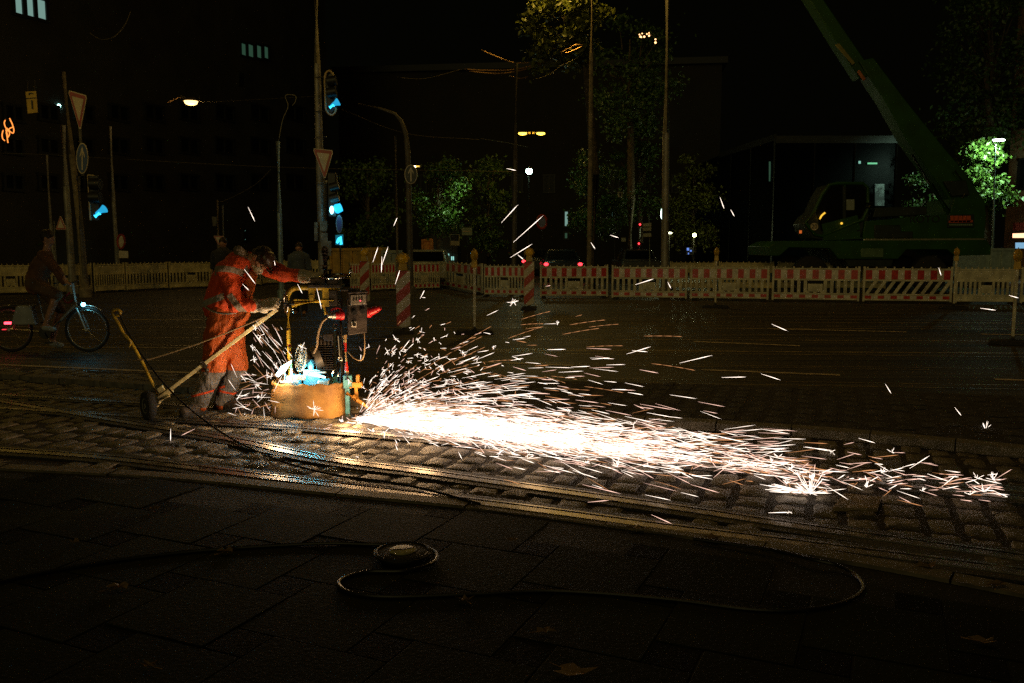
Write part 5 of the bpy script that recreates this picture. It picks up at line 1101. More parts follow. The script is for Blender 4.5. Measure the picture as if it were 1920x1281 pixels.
# ------------------------------------------------------------------ worker
M_skin = mat('skin', (.50, .25, .15), .5, var=.15, scale=20, bump=.15, bscale=150)
M_hair = mat('dark_hair', (.03, .018, .012), .6, var=.3, scale=30, bump=.6, bscale=90)
def cloth_mat(name, base, bands, bcol, extra=None, var=.14):
    """cloth with reflective bands; bands: (centre, axis, half width, radius, colour)"""
    m, nt, p = _nt(name); tc = N(nt, 'ShaderNodeTexCoord')
    no = N(nt, 'ShaderNodeTexNoise'); no.inputs['Scale'].default_value = 7; no.inputs['Detail'].default_value = 7; nt.links.new(tc.outputs['Object'], no.inputs['Vector'])
    cr = N(nt, 'ShaderNodeValToRGB'); cr.color_ramp.elements[0].position = .35; cr.color_ramp.elements[1].position = .62
    cr.color_ramp.elements[0].color = (*[c * (1 - var) for c in base], 1); cr.color_ramp.elements[1].color = (*base, 1)
    nt.links.new(no.outputs['Fac'], cr.inputs[0]); cur = cr.outputs[0]
    for c, ax, hw_, rad, bc in bands:
        su = N(nt, 'ShaderNodeVectorMath', operation='SUBTRACT'); su.inputs[1].default_value = tuple(c); nt.links.new(tc.outputs['Object'], su.inputs[0])
        dt = N(nt, 'ShaderNodeVectorMath', operation='DOT_PRODUCT'); dt.inputs[1].default_value = tuple(V(ax).normalized()); nt.links.new(su.outputs[0], dt.inputs[0])
        ab = N(nt, 'ShaderNodeMath', operation='ABSOLUTE'); nt.links.new(dt.outputs['Value'], ab.inputs[0])
        l1 = N(nt, 'ShaderNodeMath', operation='LESS_THAN'); l1.inputs[1].default_value = hw_; nt.links.new(ab.outputs[0], l1.inputs[0])
        ln = N(nt, 'ShaderNodeVectorMath', operation='LENGTH'); nt.links.new(su.outputs[0], ln.inputs[0])
        l2 = N(nt, 'ShaderNodeMath', operation='LESS_THAN'); l2.inputs[1].default_value = rad; nt.links.new(ln.outputs['Value'], l2.inputs[0])
        mu = N(nt, 'ShaderNodeMath', operation='MULTIPLY'); nt.links.new(l1.outputs[0], mu.inputs[0]); nt.links.new(l2.outputs[0], mu.inputs[1])
        mx = N(nt, 'ShaderNodeMix', data_type='RGBA'); nt.links.new(mu.outputs[0], mx.inputs[0]); nt.links.new(cur, mx.inputs[6]); mx.inputs[7].default_value = (*bc, 1); cur = mx.outputs[2]
    nt.links.new(cur, p.inputs['Base Color']); p.inputs['Roughness'].default_value = .7
    mp = N(nt, 'ShaderNodeMapping'); mp.inputs['Scale'].default_value = (1.3, 1.3, .4); nt.links.new(tc.outputs['Object'], mp.inputs[0])
    n2 = N(nt, 'ShaderNodeTexNoise'); n2.inputs['Scale'].default_value = 11; n2.inputs['Detail'].default_value = 5; n2.inputs['Distortion'].default_value = 2.2; nt.links.new(mp.outputs[0], n2.inputs['Vector'])
    b = N(nt, 'ShaderNodeBump'); b.inputs['Strength'].default_value = .8; b.inputs['Distance'].default_value = .022; nt.links.new(n2.outputs['Fac'], b.inputs['Height'])
    n3 = N(nt, 'ShaderNodeTexNoise'); n3.inputs['Scale'].default_value = 250; nt.links.new(tc.outputs['Object'], n3.inputs['Vector'])
    b2 = N(nt, 'ShaderNodeBump'); b2.inputs['Strength'].default_value = .08; b2.inputs['Distance'].default_value = .002; nt.links.new(n3.outputs['Fac'], b2.inputs['Height']); nt.links.new(b.outputs[0], b2.inputs['Normal'])
    nt.links.new(b2.outputs[0], p.inputs['Normal']); return m
YW = 7.82
def w_(x, y, d=0.0): return A(x, y, YW + d)
WL = w_(400, 780); WL.z = 0
J = dict(pel=w_(424, 598), waist=w_(422, 560), chest=w_(440, 520), up=w_(452, 498), neck=w_(462, 493), head=w_(487, 486),
         shN=w_(424, 508, -.19), elN=w_(441, 572, -.25), wrN=w_(484, 573, -.2), shF=w_(478, 492, .17), elF=w_(530, 514, .12), wrF=w_(576, 519, .05),
         hipN=w_(412, 618, -.09), knN=w_(400, 692, -.12), anN=w_(371, 762, -.12), hipF=w_(430, 616, .09), knF=w_(444, 688, .08), anF=w_(418, 758, .07))
handN = m_(521, 571, -.12); handF = w_(599, 521, -.02)
hd = V((.86, -.05, .30)).normalized()            # neck -> crown
fd = (V((.28, -.30, -.92)) - hd * V((.28, -.30, -.92)).dot(hd)).normalized()   # face looks down at the rail
sd_ = hd.cross(fd).normalized()
HX = Matrix((sd_, fd, hd)).transposed()          # columns: side, face, crown
hc = J['head']
body = MB()
body.sph(hc + hd * .022, (.076, .094, .098), ax=HX); body.sph(hc + fd * .035 - hd * .045, (.056, .062, .07), ax=HX)      # skull and jaw
body.sph(hc + fd * .098 - hd * .012, (.014, .02, .026), ax=HX); body.sph(hc + fd * .088 + hd * .026, (.045, .016, .012), ax=HX)   # nose, brow
for s in (-1, 1): body.sph(hc + sd_ * s * .076 - hd * .012 + fd * -.008, (.010, .02, .032), ax=HX); body.sph(hc + sd_ * s * .035 + fd * .068 - hd * .02, (.022, .02, .02), ax=HX)
body.sph(hc + fd * .085 - hd * .052, (.026, .016, .012), ax=HX)
body.cap(hc - hd * .05 - fd * .02, J['up'], .055, .065)
body.cap(J['up'], J['chest'], .10, .125); body.cap(J['chest'], J['waist'], .125, .115); body.cap(J['waist'], J['pel'], .115, .125)
for a in 'NF':
    body.cap(J['up'], J['sh' + a], .07, .06); body.cap(J['sh' + a], J['el' + a], .05, .04); body.cap(J['el' + a], J['wr' + a], .04, .028)
    body.cap(J['pel'], J['hip' + a], .10, .09); body.cap(J['hip' + a], J['kn' + a], .08, .058); body.cap(J['kn' + a], J['an' + a], .055, .038)
    body.cap(J['an' + a], J['an' + a] + V((.0, -.02, -.03)), .036, .032)
def hand(mb, wr, target, grip, up, r=1.0, side=1):
    """palm and five curled fingers closing on a rim at target; grip = direction of the rim tangent, up = back of the hand"""
    wr, target = V(wr), V(target); d = (target - wr).normalized(); up = (up - d * up.dot(d)).normalized(); s = d.cross(up).normalized()
    L = (target - wr).length; k0 = wr + d * max(.03, L - .05)
    for i in range(4):
        off = (i - 1.5) * .021 * r; kn = k0 + s * off + up * .012; mb.cap(wr + s * off * .5, kn, .020 * r, .0145 * r)
        f = (.9, 1.0, .95, .78)[i]
        a = kn + d * .036 * f + up * .004; b = a + d * .014 * f - up * .026 * f; c = b - d * .020 * f - up * .010 * f
        mb.cap(kn, a, .0115 * r, .0108 * r); mb.cap(a, b, .0108 * r, .0100 * r); mb.cap(b, c, .0100 * r, .009 * r)
    t0 = wr + d * .02 + s * side * .022 * r; t1 = t0 + d * .035 + s * side * .022 - up * .012; t2 = t1 + d * .030 - up * .016 - s * side * .004
    mb.cap(t0, t1, .017 * r, .014 * r); mb.cap(t1, t2, .0135 * r, .011 * r)
hand(body, J['wrN'], handN, Z_, V((-.1, -.6, .7)), .8); hand(body, J['wrF'], handF, Y_, V((0, -.4, 1)), .8, side=-1)
wk = blob('person', body, M_skin, None, tuple(WL), .010, 4)
tag(wk, 'worker in orange work clothes and grey gloves bending over the grinder, head bowed', 'person')
EYE = mat('eye_dark', (.02, .015, .01), .2, bump=0)
for s in (-1, 1):
    g = MB(); g.sph(hc + sd_ * s * .032 + fd * .084 + hd * .006, (.012, .008, .008), ax=HX); g.build('eye', EYE, wk)
# hair, cap and mask
g = MB(); g.sph(hc + hd * .035 - fd * .012, (.087, .104, .100), ax=HX); g.cap(hc - hd * .02 - fd * .085, hc - hd * .03 - fd * .07, .03, .03)
h = blob('hair', g, M_hair, wk, vox=.008, sm=3, fold=.014, fscale=.03)
M_vis = mat('visor_brown', (.055, .03, .02), .35, var=.3, scale=12, bump=.1)
g = MB(); g.sph(hc + hd * .072 + fd * .018, (.094, .088, .070), ax=HX); blob('welding_cap', g, M_vis, wk, vox=.008, sm=4, fold=.008, fscale=.05)
g = MB(); pr = []
for i in range(9):
    a = -1.3 + 2.6 * i / 8; pr.append(hc + hd * .05 + sd_ * math.sin(a) * .092 + fd * (math.cos(a) * .085 + .03))
g.add([q for q in pr] + [q + fd * .055 * (.4 + .6 * math.cos(-1.3 + 2.6 * i / 8)) + hd * .012 for i, q in enumerate(pr)], [(i, i + 1, 10 + i, 9 + i) for i in range(8)])
o = g.build('visor', M_vis, wk); s = o.modifiers.new('t', 'SOLIDIFY'); s.thickness = .006
g = MB(); g.sph(hc + fd * .090 - hd * .040, (.054, .046, .046), ax=HX); g.sph(hc + fd * .055 - hd * .055, (.055, .03, .035), ax=HX)
blob('dust_mask', g, mat('mask_cream', (.72, .62, .45), .8, var=.15, bump=.2), wk, vox=.006, sm=4)
for s in (-1, 1):
    g = MB(); g.tube([hc + fd * .085 - hd * .03 + sd_ * s * .045, hc + fd * .03 - hd * .02 + sd_ * s * .08, hc - fd * .02 + sd_ * s * .083], .003, 6); g.build('mask_strap', M_black, wk)
# grey hood at the neck
M_hood = mat('grey_hood', (.20, .16, .12), .85, var=.4, scale=9, bump=.6, bscale=60)
g = MB(); g.cap(w_(449, 474, -.05), w_(458, 505, -.1), .045, .035); g.cap(w_(449, 474, .08), w_(462, 502, .1), .045, .035); g.cap(w_(447, 470, -.05), w_(447, 470, .08), .043, .043); g.cap(w_(458, 505, -.1), w_(468, 508, -.05), .03, .02); g.cap(w_(452, 478), w_(462, 490), .06, .06)
blob('hood', g, M_hood, wk, vox=.009, sm=4, fold=.03, fscale=.05)
# jacket
GREYB = (.30, .23, .17); ORG = (.80, .085, .014); ORT = (.55, .10, .010)
rel = lambda q: V(q) - WL
ja = MB(); ja.cap(w_(446, 500), J['chest'], .135, .152); ja.cap(J['chest'], w_(420, 560), .152, .14); ja.cap(w_(432, 530, -.1), w_(420, 572, -.06), .10, .12); ja.cap(w_(430, 520), w_(413, 574), .15, .155)
for a, o_ in (('N', -1), ('F', 1)):
    ja.cap(w_(446, 498, o_ * .06), J['sh' + a], .11, .095); ja.cap(J['sh' + a], J['el' + a], .088, .068); ja.cap(J['el' + a], J['wr' + a].lerp(J['el' + a], .08), .068, .052)
ja.cap(J['shF'].lerp(J['elF'], .3), J['elF'], .085, .078)
bands = [(rel(J['shN'].lerp(J['elN'], .16) + V((-.02, 0, .05))), J['elN'] - J['shN'] + V((-.1, 0, .06)), .028, .17, GREYB), (rel(J['elN'].lerp(J['wrN'], .12)), J['wrN'] - J['elN'] + V((.05, 0, .18)), .028, .13, GREYB),
         (rel(J['shF'].lerp(J['elF'], .33)), J['elF'] - J['shF'], .03, .16, GREYB), (rel(w_(404, 563)), V((.35, 0, -1)), .028, .3, (.34, .30, .26))]
blob('jacket', ja, cloth_mat('jacket_orange', ORG, bands, GREYB), wk, vox=.010, sm=5, fold=.035, fscale=.07)
# bib and trousers
tr = MB(); tr.cap(w_(424, 590), w_(424, 612), .155, .165); tr.cap(w_(420, 590, -.06), w_(414, 620, -.08), .13, .135); tr.cap(w_(430, 596, .06), w_(430, 620, .08), .14, .14)
for a in 'NF':
    tr.cap(J['hip' + a], J['kn' + a], .128, .105); tr.cap(J['kn' + a], J['an' + a] + V((0, 0, .02)), .102, .08)
tr.cap(w_(447, 588, -.02), w_(452, 545, -.02), .10, .07)
dN = J['anN'] - J['knN']; gy = (.17, .145, .125)
tb_ = [(rel(J['anN'].lerp(J['knN'], .47)), V((.1, 0, 1)), .172, .27, gy), (rel(J['anF'].lerp(J['knF'], .47)), V((.1, 0, 1)), .172, .24, gy), (rel(J['anN'].lerp(J['knN'], .36)), V((-.25, 0, 1)), .010, .2, ORG), (rel(J['anF'].lerp(J['knF'], .36)), V((.3, 0, 1)), .010, .2, ORG)]
blob('trousers', tr, cloth_mat('trousers_orange', ORT, tb_, gy), wk, vox=.011, sm=5, fold=.04, fscale=.08)
g = MB(); g.cap(w_(450, 585, -.04), w_(462, 545, -.05), .085, .07); g.cap(w_(462, 545, -.05), w_(474, 515, -.04), .07, .045)
pk = rel(w_(458, 540)); blob('bib', g, cloth_mat('bib_orange', (.68, .15, .02), [(pk, V((-.4, 0, 1)), .028, .12, (.1, .055, .03)), (rel(w_(453, 520)), V((-.6, 0, 1)), .012, .12, (.12, .1, .08))], GREYB), wk, vox=.010, sm=5, fold=.03, fscale=.06)
g = MB(); g.tube(spline([w_(383, 574, -.1), w_(398, 583, -.24), w_(420, 588, -.26), w_(444, 586, -.24)], 5), .018, 8, flat=.5); blob('belt', g, mat('belt_grey', (.3, .27, .23), .6, bump=.3), wk, vox=.006, sm=3)
# gloves
M_glv = mat('grey_tan_glove', (.62, .53, .40), .85, var=.45, scale=16, bump=.6, bscale=70)
for a, tgt, up, sd2 in (('N', handN, V((-.1, -.6, .7)), 1), ('F', handF, V((0, -.4, 1)), -1)):
    g = MB(); hand(g, J['wr' + a], tgt, Z_, up, 1.6, sd2); d = (V(tgt) - J['wr' + a]).normalized(); g.cap(J['wr' + a] - d * .05, J['wr' + a] + d * .015, .066, .055, 16); g.cap(J['wr' + a], J['wr' + a] + d * .06, .053, .045)
    blob('glove', g, M_glv, wk, vox=.0055, sm=3, fold=.010, fscale=.03)
# boots
M_boot = mat('work_boot', (.07, .05, .035), .7, var=.5, scale=14, bump=.6)
for a, dr_ in (('N', V((-.06, -.16, 0))), ('F', V((.17, -.06, 0)))):
    an = J['an' + a]; g = MB(); b0 = V((an.x, an.y, .055 + .02)); g.cap(an + V((0, 0, .06)), b0, .062, .058); g.cap(b0, b0 + dr_, .055, .048); g.cap(b0 - dr_ * .3, b0 + dr_ * .9 + V((0, 0, -.02)), .045, .042)
    blob('boot', g, M_boot, wk, vox=.008, sm=4, fold=.012, fscale=.04)
    g = MB(); pts = [b0 - dr_ * .55, b0 + dr_ * 1.28]; dd = dr_.normalized(); nn = V((-dd.y, dd.x, 0)); L0, L1 = pts
    out = [L0 + nn * .03, L0 - dd * .01, L0 - nn * .03, L0.lerp(L1, .3) - nn * .042, L0.lerp(L1, .8) - nn * .052, L1 - nn * .03, L1 + dd * .01, L1 + nn * .03, L0.lerp(L1, .8) + nn * .052, L0.lerp(L1, .3) + nn * .042]
    g.poly([V((q.x, q.y, .022)) for q in out], (0, 0, .028)); g.build('boot_sole', M_rub, wk, bevel=.004)
# ------------------------------------------------------------------ cyclist with bicycle
YB = 12.5
def b_(x, y, d=0.0): return A(x, y, YB + d)
M_fw = mat('bike_white', (.4, .4, .38), .35, .2, bump=0); M_redb = mat('bike_red', (.35, .03, .03), .35, bump=0)
wr_, wf_ = b_(20, 623), b_(164, 622); wr_.z = wf_.z = .335; mid = (wr_ + wf_) / 2
bk = thing('bicycle', 'city bicycle with a pale step-through frame, lit front lamp and red rear lamp', 'bicycle', (mid.x, YB, 0))
for c, lb in ((wr_, 0), (wf_, 0)):
    g = MB(); g.tube(ringpts(c, X_, Z_, .315, 48), .02, 8, closed=True); tw = g.build('wheel', M_rub, bk)
    g = MB(); g.tube(ringpts(c, X_, Z_, .288, 48), .009, 6, closed=True); g.build('rim', M_gal, tw)
    g = MB(); g.cyl(c - Y_ * .04, c + Y_ * .04, .022, 12)
    for k in range(16): a = k * math.pi / 8; g.cyl(c + Y_ * (.02 if k % 2 else -.02), c + (X_ * math.cos(a) + Z_ * math.sin(a)) * .285, .0016, 4)
    g.build('spokes', M_gal, tw)
bb = b_(88, 625); bb.z = .29; seat = b_(66, 541); hdt = b_(139, 566); stem = b_(136, 534)
g = MB(); g.tube([seat + V((.02, 0, -.05)), bb], .018, 8); g.tube([bb, b_(115, 600), hdt + V((0.02, 0, -.05))], .022, 8); g.tube([bb, wr_ + V((.02, .05, 0))], .012, 8); g.tube([seat.lerp(bb, .3), wr_ + V((0, .05, 0))], .01, 8); g.cyl(hdt + V((.03, 0, -.08)), stem + V((0, 0, .03)), .02, 8); g.build('frame', M_fw, bk)
g = MB(); 
for s in (-1, 1): g.tube([hdt + V((.03, 0, -.06)), hdt + V((.06, s * .05, -.1)), wf_ + V((0, s * .05, 0))], .012, 8)
g.build('fork', M_fw, bk)
g = MB(); g.tube([stem + V((-.12, -.27, .03)), stem + V((-.02, -.22, .05)), stem + V((.02, 0, .03)), stem + V((-.02, .22, .05)), stem + V((-.12, .27, .03))], .012, 8); g.build('handlebar', M_black, bk)
g = MB(); g.sph(seat, (.13, .07, .035)); g.build('saddle', M_black, bk)
g = MB(); g.tube([bb - Y_ * .06, bb + V((.08, -.07, -.14))], .01, 6); g.tube([bb + Y_ * .06, bb + V((-.08, .07, .14))], .01, 6); g.box(bb + V((.08, -.11, -.14)), (.09, .08, .02)); g.box(bb + V((-.08, .11, .14)), (.09, .08, .02)); g.lathe([(.09, -.005), (.09, .005)], bb - Y_ * .05, 24, Matrix.Rotation(R(90), 3, 'X')); g.tube([bb - Y_ * .07, bb + Y_ * .07], .012, 8); g.build('crank', M_black, bk)
for c, a0, a1, nm in ((wr_, .3, 2.9, 'mudguard'), (wf_, .9, 2.6, 'mudguard')):
    g = MB(); g.tube([c + (X_ * math.cos(a0 + (a1 - a0) * i / 14) + Z_ * math.sin(a0 + (a1 - a0) * i / 14)) * .355 for i in range(15)], .022, 6, flat=.3); g.build(nm, M_fw, bk)
g = MB(); fl = b_(153, 571, -.04); g.cyl(fl - X_ * .04, fl + X_ * .03, .03, 12); lo = g.build('front_lamp', M_black, bk); g = MB(); g.sph(fl + X_ * .035 - Y_ * .02, (.03, .035, .03)); g.build('lens', emit('bike_lamp', (.15, .75, 1), 14), lo)
lamp('front_beam', fl + X_ * .12, .5, (.3, .85, 1), .03, bk)
g = MB(); rl = b_(15, 606, -.03); g.box(rl, (.10, .04, .035)); g.build('rear_lamp', emit('bike_tail', (1, .05, .08), 5), bk, bevel=.006)
g = MB(); g.box(b_(8, 618), (.05, .04, .012)); g.build('reflector', emit('bike_tail2', (1, .03, .06), 1.2), bk)
g = MB(); g.box(b_(46, 572), (.36, .1, .015)); g.build('rack', M_black, bk)
g = MB(); P = [b_(38, 573, -.07), b_(66, 573, -.07), b_(76, 608, -.07), b_(28, 608, -.07)]; g.poly(P, (0, -.12, 0)); o = g.build('pannier', mat('pale_pannier', (.42, .42, .40), .6, bump=.2), bk, bevel=.02)
g = MB(); g.tube(spline([b_(140, 560), b_(128, 568), b_(120, 560), b_(132, 548)], 4), .012, 6); g.build('red_basket_bag', M_redb, bk)
# rider
bj = dict(hip=b_(68, 532), chest=b_(80, 496), neck=b_(86, 470), head=b_(90, 446), sN=b_(80, 478, -.17), eN=b_(104, 506, -.2), hN=b_(131, 531, -.22), sF=b_(84, 477, .17), eF=b_(108, 504, .2), hF=b_(132, 530, .22), kN=b_(106, 553, -.1), aN=b_(84, 612, -.1), kF=b_(112, 578, .1), aF=b_(98, 642, .1))
def rider(mb, k=1.0):
    mb.cap(bj['hip'], bj['chest'], .14 * k, .13 * k)
by = MB(); hcb = bj['head']; by.sph(hcb, (.085, .075, .11)); by.sph(hcb + V((.075, 0, -.02)), (.02, .012, .02)); by.sph(hcb + V((.04, 0, -.07)), (.04, .05, .04)); by.cap(hcb - Z_ * .08, bj['neck'] - Z_ * .03, .05, .055); by.cap(bj['hip'], bj['chest'], .12, .12); by.cap(bj['chest'], bj['neck'] - Z_ * .08, .12, .08)
for a, s in (('N', -1), ('F', 1)):
    by.sph(hcb + V((0, s * .078, -.01)), (.02, .01, .03))
    by.cap(bj['s' + a], bj['e' + a], .045, .036); by.cap(bj['e' + a], bj['h' + a] - X_ * .05, .036, .025); by.cap(bj['hip'] + V((0, s * .09, 0)), bj['k' + a], .09, .06); by.cap(bj['k' + a], bj['a' + a], .058, .035)
    for i in range(4): q = bj['h' + a] + V((0, (i - 1.5) * .02, 0)); by.cap(q - X_ * .05, q, .013, .011); by.cap(q, q + V((.022, 0, -.03)), .010, .009); by.cap(q + V((.022, 0, -.03)), q + V((-.002, 0, -.045)), .009, .008)
    by.cap(bj['h' + a] + V((-.05, -s * .03, 0)), bj['h' + a] + V((-.01, -s * .05, -.03)), .013, .011)
    by.cap(bj['a' + a], bj['a' + a] + V((.13, 0, -.04)), .035, .03)
cy = blob('person', by, M_skin, None, (bj['hip'].x, YB, 0), .014, 4); tag(cy, 'cyclist in a rusty brown top riding past at the left', 'person')
M_rust = mat('rust_top', (.16, .07, .03), .85, var=.4, scale=6, bump=.5, bscale=30)
g = MB(); g.cap(bj['hip'] + Z_ * .06, bj['chest'], .15, .15); g.cap(bj['chest'], bj['neck'] - Z_ * .09, .15, .1)
for a in 'NF': g.cap(bj['neck'] - Z_ * .1, bj['s' + a], .09, .07); g.cap(bj['s' + a], bj['e' + a], .065, .052); g.cap(bj['e' + a], bj['h' + a] - X_ * .09, .052, .04)
blob('jacket', g, M_rust, cy, vox=.014, sm=6, fold=.04, fscale=.1)
g = MB(); g.cap(bj['hip'], bj['hip'] - Z_ * .02, .155, .15)
for a, s in (('N', -1), ('F', 1)): g.cap(bj['hip'] + V((0, s * .09, 0)), bj['k' + a], .11, .085)
blob('shorts', g, mat('brown_shorts', (.15, .085, .04), .85, var=.4, bump=.4), cy, vox=.014, sm=5, fold=.03, fscale=.1)
g = MB(); g.sph(hcb + V((-.012, 0, .025)), (.095, .088, .105)); blob('hair', g, M_hair, cy, vox=.01, sm=3, fold=.012, fscale=.04)
for a in 'NF':
    g = MB(); g.cap(bj['a' + a] - Z_ * .02, bj['a' + a] + V((.13, 0, -.045)), .045, .04); blob('shoe', g, mat('pale_shoe', (.4, .4, .38), .6, bump=.2), cy, vox=.009, sm=3)
# bystanders far behind
def bystander(label, x, y0, y1, Y, mt, rz=0, hat=False):
    c = A(x, 462, Y); s = Y / F; b = V((c.x, Y, 0)); top = A(x, y0, Y).z; k = top / 1.75
    g = MB(); f = lambda a, b2, c2: b + V((a, b2, c2)) * k
    g.sph(f(0, 0, 1.63), (.078 * k, .09 * k, .11 * k)); g.sph(f(0, -.09, 1.6), (.015, .02, .02)); g.cap(f(0, .01, 1.52), f(0, .02, 1.44), .05, .055); g.cap(f(0, 0, 1.36), f(0, 0, 1.0), .14, .12)
    for sx in (-1, 1):
        g.cap(f(sx * .08, 0, 1.4), f(sx * .19, 0, 1.38), .07, .06); g.cap(f(sx * .2, 0, 1.38), f(sx * .26, .03, 1.1), .05, .038); g.cap(f(sx * .26, .03, 1.1), f(sx * .25, -.04, .86), .036, .026)
        for i in range(4): g.cap(f(sx * .25, -.05 + (i - 1.5) * .02, .85), f(sx * .245, -.055 + (i - 1.5) * .02, .76), .012, .010)
        g.cap(f(sx * .24, -.09, .84), f(sx * .235, -.11, .79), .012, .01); g.cap(f(sx * .09, 0, .95), f(sx * .1, -.01, .5), .085, .058); g.cap(f(sx * .1, -.01, .5), f(sx * .1, .02, .08), .055, .04); g.cap(f(sx * .1, .02, .06), f(sx * .11, -.14, .04), .04, .035); g.sph(f(sx * .08, 0, 1.62), (.012, .02, .03))
    o = blob('person', g, M_skin, None, tuple(b), .02, 4); tag(o, label, 'person')
    g = MB(); g.cap(f(0, 0, 1.38), f(0, 0, .98), .18, .165)
    for sx in (-1, 1): g.cap(f(sx * .06, 0, 1.42), f(sx * .19, 0, 1.4), .09, .08); g.cap(f(sx * .2, 0, 1.39), f(sx * .26, .03, 1.1), .07, .055)
    blob('shirt', g, mt, o, vox=.02, sm=5, fold=.03, fscale=.1)
    g = MB(); 
    for sx in (-1, 1): g.cap(f(sx * .08, 0, .95), f(sx * .1, -.01, .5), .12, .085); g.cap(f(sx * .1, -.01, .5), f(sx * .1, .02, .1), .085, .07)
    blob('trousers', g, mat('dark_trousers', (.03, .03, .03), .8, bump=.3), o, vox=.02, sm=5)
    g = MB(); g.sph(f(0, .015, 1.66), (.09 * k, .1 * k, .11 * k)); blob('hair', g, M_hair, o, vox=.014, sm=3)
bystander('person in a dark jacket standing behind the back of the worker', 418, 446, 545, 18.5, mat('dark_jacket', (.035, .035, .038), .85, bump=.4))
bystander('person in a grey blue shirt standing beyond the outstretched arm', 560, 455, 545, 19.5, mat('grey_blue_shirt', (.10, .12, .15), .85, bump=.4))
# ------------------------------------------------------------------ sparks
def spark_mat(name, c, s):
    m = bpy.data.materials.new(name); m.use_nodes = True; nt = m.node_tree; nt.nodes.remove(nt.nodes['Principled BSDF'])
    e = N(nt, 'ShaderNodeEmission'); e.inputs[0].default_value = (*c, 1); e.inputs[1].default_value = s
    nt.links.new(e.outputs[0], nt.nodes['Material Output'].inputs[0]); return m
S_W = spark_mat('white_hot', (1.0, .82, .68), 3.0); S_P = spark_mat('pink_hot', (1.0, .60, .46), 1.9); S_O = spark_mat('orange_hot', (1.0, .42, .16), 1.0)
class SP:
    def __init__(s): s.v = []; s.f = []; s.m = []
    def streak(s, a, b, r, mi=0):
        d = b - a
        if d.length < 1e-4: return
        d.normalize(); x, y = frame(d); o = len(s.v)
        # spindle: narrow tail, thick hot head
        for q, rr in ((a, r * .25), (a.lerp(b, .75), r)):
            for k in range(3): t = k * 2.094; s.v.append(q + (x * math.cos(t) + y * math.sin(t)) * rr)
        s.v.append(b)
        for k in range(3): k2 = (k + 1) % 3; s.f += [(o + k, o + k2, o + 3 + k2, o + 3 + k), (o + 3 + k, o + 3 + k2, o + 6)]; s.m += [mi, mi]
        s.f.append((o + 2, o + 1, o)); s.m.append(mi)
    def burst(s, c, L, n, r, rg, mi=0, up=False):
        for _ in range(n):
            d = V((rg.gauss(0, 1), rg.gauss(0, 1), rg.gauss(0, 1))).normalized()
            if up: d.z = abs(d.z) * 1.1
            s.streak(c, c + d * L * rg.uniform(.3, 1), r * .8, mi)
    def build(s, name, loc):
        me = bpy.data.meshes.new(name); loc = V(loc); me.from_pydata([q - loc for q in s.v], [], s.f)
        for m in (S_W, S_P, S_O): me.materials.append(m)
        me.polygons.foreach_set('material_index', s.m); me.update()
        o = bpy.data.objects.new(name, me); COL.objects.link(o); o.location = loc; return o
rg = random.Random(11); SRC = G(668, 788, .05); SRC.z = .06
END = G(1540, 898, .02); jd = (END - SRC); jd.z = 0; JL = jd.length; jd.normalize(); js = V((-jd.y, jd.x, 0))
sp_ = SP()
def fly(v, az, el, t, dt, drag=.9, src=SRC):
    dx = jd * math.cos(az) + js * math.sin(az)
    def pos(t):
        k = (1 - math.exp(-drag * t)) / drag
        p = src + dx * (v * math.cos(el) * k) + V((0, 0, v * math.sin(el) * k - 4.9 * t * t)); return p
    a, b = pos(t), pos(t + dt)
    if b.z < .04:      # bounced off the stones
        h = rg.expovariate(1 / .03); a = V((a.x, a.y, .045 + h)); b = V((b.x, b.y, .045 + max(0, h + rg.gauss(0, .03))))
    if a.z < .04: a.z = .045
    return a, b
NCORE, NFAN, NHIGH, NBACK = 3100, 2900, 520, 110
for i in range(NCORE):
    dist = JL * min(1.25, rg.betavariate(1.0, 4.3) * 1.1)
    wdt = .02 + .055 * dist ** .8; hgt = .025 + .085 * min(dist, 1.6) * math.exp(-max(0, dist - 1.2) * .32)
    z = .045 + abs(rg.gauss(0, 1)) * hgt * .62; side = rg.gauss(0, 1) * wdt * .55
    c = SRC + jd * dist + js * side; c.z = z
    d = (jd + js * (side * .25 + rg.gauss(0, .05)) + Z_ * (rg.gauss(.0, .05) + (z * .35 if dist < 1 else -z * .25))).normalized()
    L = rg.uniform(.06, .22); sp_.streak(c, c + d * L, rg.uniform(.0018, .0034), 0 if rg.random() < .6 else rg.choice((1, 2)))
for i in range(NFAN):
    el = min(1.1, rg.expovariate(1 / .15)); az = rg.gauss(.04, .13 + el * .3); v = rg.uniform(5.5, 12.5) * (1 - .45 * min(el, 1)); t = .015 + .36 * rg.random() ** 1.25
    a, b = fly(v, az, el, t, rg.uniform(.012, .036)); b += V((rg.gauss(0, 1), rg.gauss(0, 1), rg.gauss(0, 1))) * .008
    sp_.streak(a, b, rg.uniform(.0012, .0026), 0 if rg.random() < .55 else rg.choice((1, 1, 2)))
    if rg.random() < .035: sp_.burst(b, rg.uniform(.02, .07), rg.randint(4, 8), .0018, rg, 0)
for i in range(NHIGH):
    el = rg.uniform(.25, 1.15); az = rg.gauss(.15, .5); v = rg.uniform(3, 6.2); t = rg.uniform(.03, .42)
    a, b = fly(v, az, el, t, rg.uniform(.012, .026))
    if rg.random() < .35: d = V((rg.gauss(0, 1), 0, rg.gauss(0, 1))).normalized(); b = a + d * (b - a).length * .6
    sp_.streak(a, b, rg.uniform(.0014, .0026), rg.choice((0, 0, 1, 2)))
    if rg.random() < .10: sp_.burst(b, rg.uniform(.03, .06), rg.randint(5, 9), .0018, rg, 0)
